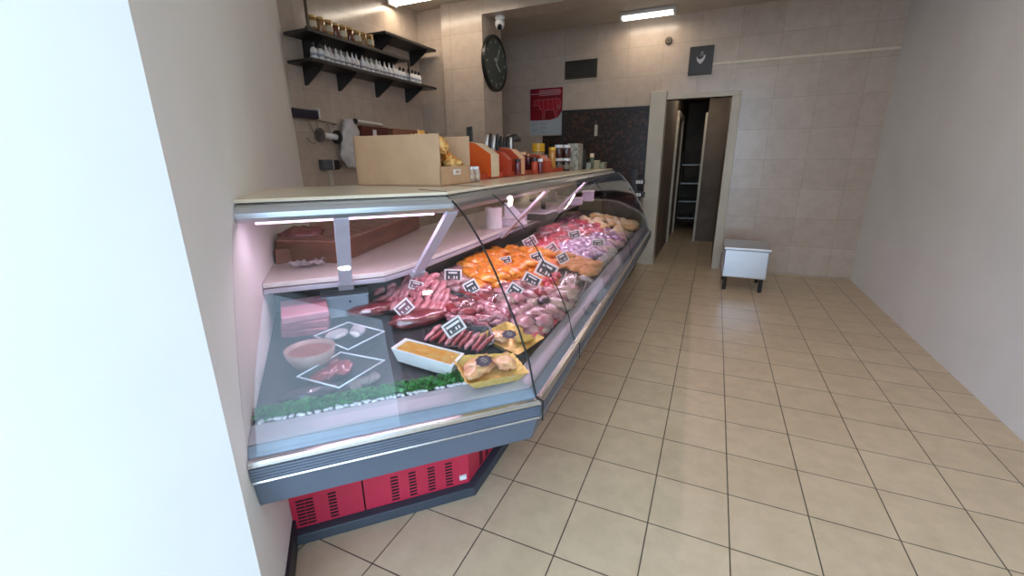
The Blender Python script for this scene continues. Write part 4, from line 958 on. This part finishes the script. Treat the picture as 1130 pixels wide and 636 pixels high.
m_beef2 = mat('marbled_beef', (.30, .045, .07), .28, bump=.3, col2=(.56, .28, .31), scale=26, coat=.8, contrast=(.42, .62), stretch=(1, 3, 1))
fill([(468, 313), (476, 300), (498, 299), (514, 314), (500, 326), (482, 322)], .05, (.05, .034, .018), [m_veal, m_lil], 'veal_piece', 'wrapped greyish pink veal piece behind the sausages', 'greyish veal pieces', 500, under='low black tray of greyish veal behind the sausages')
# gratin tray
def rect_tray(c4, h, label, body, fill, seg=1):
    pts = [D(x, y, h, seg) for x, y in c4]; c = sum(pts, Vector())/4; t = thing('gratin_dish', label, 'dish', tuple(c), world=True)
    b = B(); inn = [c+(p-c)*.90 for p in pts]; bot = [c+(p-c)*.84-Vector((0, 0, h*.95)) for p in pts]; inb = [c+(p-c)*.78-Vector((0, 0, h*.8)) for p in pts]
    V = [[b.verts.new(p) for p in r] for r in (bot, pts, inn, inb)]
    for a_, c_ in zip(V, V[1:]):
        for i in range(4): b.faces.new((a_[i], a_[(i+1) % 4], c_[(i+1) % 4], c_[i]))
    b.faces.new(V[0][::-1]); b.faces.new(V[-1]); obj('dish', b, body, t, bevel=.003)
    b = B(); n_ = 14; g = []
    q4 = [c+(p-c)*.905-Vector((0, 0, .006)) for p in pts]
    for j in range(n_+1):
        rw = []
        for i in range(n_+1):
            p = (q4[0].lerp(q4[1], i/n_)).lerp(q4[3].lerp(q4[2], i/n_), j/n_); e_ = min(i, j, n_-i, n_-j)
            rw.append(b.verts.new(p+Vector((0, 0, (.004*noise.noise(p*60)+.003 if e_ else 0)))))
        g.append(rw)
    for j in range(n_):
        for i in range(n_): b.faces.new((g[j][i], g[j][i+1], g[j+1][i+1], g[j+1][i]))
    bmesh.ops.solidify(b, geom=b.faces[:], thickness=.01); obj('gratin', b, fill, t, smooth=True)
rect_tray([(431, 384), (447, 373), (513, 390), (500, 404)], .055, 'deep white dish of golden gratin between the clear trays and the gold trays', m_wt, m_grat)
# dark skewer tray
tray(505, 376, .24, .12, .018, -.2, 'shallow black tray of thin red skewers behind the gold trays', seg=1)
for i in range(9):
    q = D(478+i*7.2, 372+i*1.5, 0, 1); b = B(); pts = [(0, (k/6-.5)*.13, .003*math.sin(k*2+i)) for k in range(7)]
    tube(b, pts, [.005, .010, .011, .010, .0115, .010, .005], 8); o = obj('chipolata', b, m_dred if i % 3 else m_pink, smooth=True); setdeck(o, q, -.75+Rs.uniform(-.1, .1), .022, 1)
    tag(o, 'thin dark red chipolata in the shallow tray behind the gold trays', 'sausage', 'thin red chipolatas')
# steaks heap in the middle
fill([(486, 346), (497, 331), (530, 325), (552, 327), (562, 345), (556, 360), (530, 364), (502, 358)], .04, (.05, .026, .017), [m_beef2, m_dred, m_beef2], 'beef_piece', 'marbled dark red beef piece in the film wrapped heap', 'beef pieces in the wrapped heap', 540, under='wide black tray under the heap of film wrapped beef')
for i, (x, y, w, d) in enumerate(((512, 346, .17, .12), (545, 340, .15, .12))):
    b = B(); blob(b, (0, 0, 0), (w/2, d/2, .048), 0, .12, 3, i+9); o = obj('film_wrap', b, m_film, smooth=True); setdeck(o, D(x, y), .2, .03, 2)
    tag(o, ['shiny cling film over the left half of the beef heap', 'shiny cling film over the right half of the beef heap'][i], 'film')
for i, (x, y) in enumerate(((556, 372), (548, 364), (572, 379))):
    piece(x+14, y-22, (.04, .03, .018), i, m_dred, 'liver_piece', 'dark red liver piece at the back edge of the gold tray', group='liver pieces', seed=i+60)
# gold trays
m_lbp = mat('purple_black_label', (.05, .025, .06), .4, col2=(.07, .04, .085), scale=20)
def gold_tray(cs, h, label, stick):
    pts = [D(x, y, h, 2) for x, y in cs]; c = sum(pts, Vector())/4; t = thing('gold_tray', label, 'tray', tuple(c), world=True)
    b = B(); V = []
    for k, dz, sc in ((0, h, .74), (1, 0, 1.0), (2, -.003, 1.04), (3, 0, .985), (4, h*.93, .72)):
        r = []
        for i in range(4):
            a_, d_ = pts[i], pts[(i+1) % 4]
            for j in range(10):
                p = a_.lerp(d_, j/10); fl = .002*(1 if j % 2 else -1)*(1 if k in (1, 2, 3) else .5); dirn = (p-c).normalized()
                r.append(b.verts.new(c+(p-c)*sc+dirn*fl-Vector((0, 0, dz))))
        V.append(r)
    n_ = 40
    for a_, c_ in zip(V, V[1:]):
        for i in range(n_): b.faces.new((a_[i], a_[(i+1) % n_], c_[(i+1) % n_], c_[i]))
    b.faces.new(V[0][::-1]); b.faces.new(V[-1]); obj('foil_tray', b, m_gold, t)
    return t, c, pts
def sticker(t, q, r, seg=2):
    up = (Vector((0, 0, 1))-N2*.175-N2*.1+Vector((.15, -.15, 0))).normalized()
    b = B(); n_ = 20; ring = []
    fx = up.cross(Vector((0, 0, 1))).normalized() if abs(up.z) < .999 else Vector((1, 0, 0)); fy = up.cross(fx)
    prf = [q+fx*(r*(1+.08*math.cos(a*8))*1.25*math.cos(a))+fy*(r*(1+.08*math.cos(a*8))*.85*math.sin(a)) for a in [k*2*PI/32 for k in range(32)]]
    poly3(b, prf, .002) if up.dot((prf[1]-prf[0]).cross(prf[2]-prf[1])) > 0 else poly3(b, prf[::-1], .002)
    obj('brand_sticker', b, m_lbp, t)['label'] = 'round purple black sticker'
    b = B()
    for k, w in ((-.32, .7), (0, 1.1), (.32, .8)):
        p = q+up*.002+fy*(r*k); box(b, (0, 0, 0), (r*w, r*.09, .001), mtx=Matrix(((fx.x, fy.x, up.x, p.x), (fx.y, fy.y, up.y, p.y), (fx.z, fy.z, up.z, p.z), (0, 0, 0, 1))))
    b2 = obj('sticker_print', b, m_pale, t); b2['kind'] = 'stuff'
m_pou = mat('raw_yellow_chicken', (.86, .54, .24), .35, col2=(.80, .38, .22), scale=18, coat=.5, bump=.4)
t, c, pts = gold_tray([(499, 394), (565, 391), (583, 412), (516, 424)], .035, 'gold foil tray with pale chicken at the glass corner, nearer of the two', None)
for i, (x, y, w, l_) in enumerate(((528, 409, .085, 'pale raw chicken portion at the left of the nearer gold tray'), (557, 405, .05, 'pale raw chicken portion at the right of the nearer gold tray'))):
    piece(x, y, (w, .044, .013), .1+i*.5, m_pou, 'chicken_portion', l_, seed=i+5, lift=.022, amp=.6)
sticker(t, D(534, 398, .050), .027)
t, c, pts = gold_tray([(529, 371), (559, 356), (600, 373), (571, 392)], .03, 'gold foil tray with a purple black sticker behind the nearer gold tray', None)
piece(550, 374, (.05, .04, .014), .8, m_pou, 'chicken_portion', 'pale raw chicken portion at the left of the farther gold tray', seed=8, lift=.014, amp=.4)
piece(578, 376, (.055, .036, .012), -.4, mat('mustard_marinade', (.50, .33, .05), .4, col2=(.66, .48, .12), scale=40), 'chicken_portion', 'mustard coated chicken portion at the right of the farther gold tray', seed=9, lift=.016)
sticker(t, D(562, 369, .045), .027)
# orange marinated chicken
fill([(503, 302), (518, 289), (560, 281), (604, 281), (602, 291), (572, 306), (548, 320), (524, 320)], .058, (.070, .048, .026), [m_orc], 'orange_chicken_piece', 'bright orange marinated chicken piece in the large heap', 'orange chicken heap', 600, under='wide black tray under the large heap of orange chicken', layers=2, cap=75)
fill([(560, 319), (574, 304), (600, 291), (616, 291), (614, 305), (612, 324), (604, 331), (585, 324)], .042, (.046, .032, .018), [m_cor, m_cor, m_orc], 'red_marinated_piece', 'red orange marinated piece in the tray right of the orange heap', 'red orange marinated pieces', 700, under='black tray under the red orange marinated pieces', cap=45)
for i, (x, y) in enumerate(((603, 325), (608, 319), (612, 313), (600, 320), (606, 329))):
    piece(x, y, (.03, .022, .016), i, m_rpk, 'pink_cube', 'bright pink meat cube at the edge of the red marinated tray', group='pink meat cubes', seed=i+160, lift=.055)
fill([(606, 284), (620, 283), (664, 300), (656, 307), (640, 302), (618, 294)], .05, (.075, .04, .022), [m_tan], 'breaded_cutlet', 'tan breaded cutlet in the row beside the wrapped greyish meat', 'tan breaded cutlets', 760, yaw=-.5, cap=24)
fill([(548, 343), (556, 326), (576, 321), (600, 332), (622, 324), (634, 328), (622, 348), (600, 368), (588, 374), (566, 358)], .055, (.064, .044, .022), [m_lil, m_lil, mat('greyish_poultry', (.34, .24, .20), .3, col2=(.52, .40, .34), scale=16, coat=.6, bump=.4), mat('rosy_poultry', (.48, .17, .21), .35, col2=(.62, .38, .38), scale=16, coat=.5)], 'poultry_piece', 'pale pink raw poultry piece close to the long glass', 'pale poultry pieces', 800, under='black tray under the pale pink poultry close to the long glass', cap=60)
for i, (x, y) in enumerate(((597, 346), (594, 338))):
    piece(x, y, (.045, .028, .02), i, mat('dark_giblet', (.06, .03, .04), .3, coat=.5) if i == 0 else m_dred, 'giblet', ['black giblet lying on the pale poultry', 'dark red giblet lying on the pale poultry'][i], seed=i+220, lift=.07)
fill([(590, 372), (604, 356), (618, 346), (626, 348), (610, 366), (598, 378)], .04, (.04, .028, .017), [m_rpk, m_lil], 'pink_cutlet', 'small pink cutlet against the front ledge', 'pink cutlets at the ledge', 860, layers=1)
# wrapped tray (translucent); the highlights on its film are built as white tubes
q = D(627, 318); t = thing('wrapped_tray', 'film wrapped tray of greyish meat with white light streaks behind the long glass', 'tray', (0, 0, 0))
ob = obj('tray', tray_bm(.34, .16, .025), m_tray, t)
for i in range(7):
    b = B(); blob(b, (-.12+.04*i, .02*math.sin(i*2), .028), (.035, .045, .02), i, .3, 3, i+250); obj('meat_slice', b, mat('greyish_rose_meat', (.36, .24, .19), .3, col2=(.50, .34, .28), scale=20, coat=.6), t, smooth=True)
b = B(); blob(b, (0, 0, .02), (.18, .085, .045), 0, .1, 3, 5); obj('film', b, m_film, t, smooth=True)
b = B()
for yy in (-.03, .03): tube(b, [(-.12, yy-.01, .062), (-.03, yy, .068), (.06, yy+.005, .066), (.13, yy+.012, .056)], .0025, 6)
obj('film_highlight', b, m_wt, t)
setdeck(t, q, .12, 0, 2)
# far heap: dark, red, lilac, cream
m_blu = mat('blush_veal', (.62, .38, .36), .35, col2=(.75, .58, .55), scale=18, coat=.5)
fill([(588, 270), (598, 258), (624, 248), (655, 247), (666, 260), (640, 268), (614, 277), (598, 281)], .062, (.07, .05, .03), [m_rpk, m_rpk, m_beef2], 'bright_red_meat', 'bright red and pink meat piece in the long far heap', 'bright red far meats', 900, under='wide black tray under the bright red meats far along the counter', layers=2, cap=60)
fill([(608, 280), (638, 269), (664, 263), (670, 274), (652, 290), (630, 288)], .06, (.06, .045, .028), [m_bag], 'lilac_packet', 'shiny lilac wrapped packet in front of the bright red meats', 'lilac packets', 960, cat='packet', cap=36)
fill([(606, 252), (616, 240), (632, 236), (642, 243), (626, 256)], .06, (.065, .04, .032), [mat('dark_plum_sausage', (.05, .012, .03), .3, col2=(.12, .04, .07), scale=20, coat=.5)], 'dark_sausage', 'dark plum coloured sausage at the back of the far heap', 'dark plum sausages', 1000, cap=22)
fill([(640, 246), (652, 237), (680, 235), (702, 243), (700, 256), (682, 262), (660, 254)], .075, (.075, .055, .034), [m_crm, m_crm, mat('golden_roast', (.80, .46, .12), .4, col2=(.85, .65, .35), scale=20, coat=.4)], 'creamy_roast_piece', 'creamy yellow roast piece at the far end of the display', 'creamy yellow pieces', 1030, under='long black tray under the creamy yellow pieces at the far end', cap=40)
fill([(654, 264), (672, 257), (692, 263), (684, 276), (664, 283)], .065, (.06, .045, .028), [m_blu, m_bag], 'blush_veal_piece', 'pale blush veal piece between the lilac packets and the creamy pieces', 'blush veal pieces', 1070, cap=24)
fill([(664, 288), (688, 264), (703, 258), (692, 274), (662, 304), (648, 316)], .07, (.055, .04, .018), [mat('reflection_grey', (.26, .25, .24), .35, col2=(.4, .38, .36), scale=20, coat=.6)], 'reflection_packet', 'grey film wrapped packet close to the far part of the long glass', 'grey packets by the far glass', 1100, cat='packet', layers=1, cap=20)  # grey pieces added in place of reflections in the far glass

# ================================================================== PRICE TAGS
m_slate = mat('slate_tag', (.035, .03, .035), .5, col2=(.05, .045, .05), scale=8)
m_tagw = mat('white_tag_border', (.82, .78, .76), .5)
def price_tag(px, py, w, h, roll, label, band=False, pink=False, seg=2, up=.075):
    w *= 1.14; h *= 1.14
    q = D(px, py, up, seg); n = (CAM+Vector((.25, -.1, .1))-q).normalized(); n.z = max(n.z, .3); n.normalize()
    fx = Vector((0, 0, 1)).cross(n).normalized(); fy = n.cross(fx)
    fx, fy = fx*math.cos(roll)+fy*math.sin(roll), fy*math.cos(roll)-fx*math.sin(roll)
    mx = Matrix((fx, fy, n)).transposed().to_4x4(); mx.translation = q
    t = thing('price_tag', label, 'price tag', (0, 0, 0), group='slate price tags on the meat'); t.matrix_world = mx
    b = B(); box(b, (0, 0, -.001), (w, h, .002)); obj('card', b, m_tagw, t)
    b = B(); box(b, (0, 0, .0006), (w*.80, h*.74, .0012)); obj('slate_face', b, m_slate if not pink else mat('rose_tag', (.20, .07, .11), .5), t)
    b = B()
    if band: box(b, (0, h*.17, .0016), (w*.72, h*.17, .001))
    else: box(b, (-w*.02, h*.2, .0016), (w*.5, h*.13, .001)); 
    for k in range(4): 
        if k != 1: box(b, (-w*.24+k*w*.15, -h*.17, .0016), (w*.085, h*.22, .001))
    box(b, (-w*.24+w*.16, -h*.25, .0016), (w*.03, h*.06, .001))
    o = obj('chalk_writing', b, m_tagw, t); o['kind'] = 'stuff'
    b = B(); dn = mx.to_3x3().inverted() @ Vector((0, 0, -1)); tube(b, [Vector((0, 0, -.004)), dn*(up*.8)+Vector((0, 0, -.004))], .0015, 6); obj('pin', b, m_steel, t)
for a_ in ((446, 340, .062, .050, .62, 'slate price tag with a rose tint stuck in the pink sausages above the beef roast', False, True, 1),
           (501, 361, .072, .052, .50, 'slate price tag with a broad white line beside the farther gold tray', True, False, 1),
           (459, 315, .056, .036, -.35, 'pale edged price tag behind the pink sausages, at the spot of reflected light', False, True, 1),
           (500, 304, .078, .055, -.08, 'largest upright slate price tag, left of the orange chicken heap', False, False, 2),
           (520, 317, .060, .056, .45, 'tilted slate price tag below the largest tag, by the orange chicken heap', False, False, 2),
           (568, 321, .062, .056, -.62, 'blank looking tilted slate tag between the red marinated and the pale poultry', False, False, 2),
           (558, 287, .058, .036, .2, 'small pale price tag lying on the orange chicken heap', False, False, 2),
           (585, 267, .085, .062, .5, 'price tag standing behind the orange heap, nearest the paper stack', False, True, 2),
           (592, 284, .066, .056, .35, 'price tag between the orange heap and the red far meats', False, False, 2),
           (608, 275, .078, .062, .6, 'price tag with a lilac tint left of the lilac packets', False, True, 2),
           (621, 285, .062, .058, .5, 'small black price tag at the end of the breaded cutlets', False, False, 2),
           (603, 298, .105, .085, -.5, 'large tilted olive slate tag above the red marinated tray', False, False, 2),
           (587, 309, .085, .05, -.5, 'tilted price tag lying on the red marinated pieces', False, False, 2),
           (634, 259, .085, .06, .2, 'farthest left price tag standing in the dark plum sausages', False, False, 2),
           (660, 268, .085, .05, .1, 'price tag standing in the blush veal far along the counter', False, False, 2)):
    price_tag(*a_)
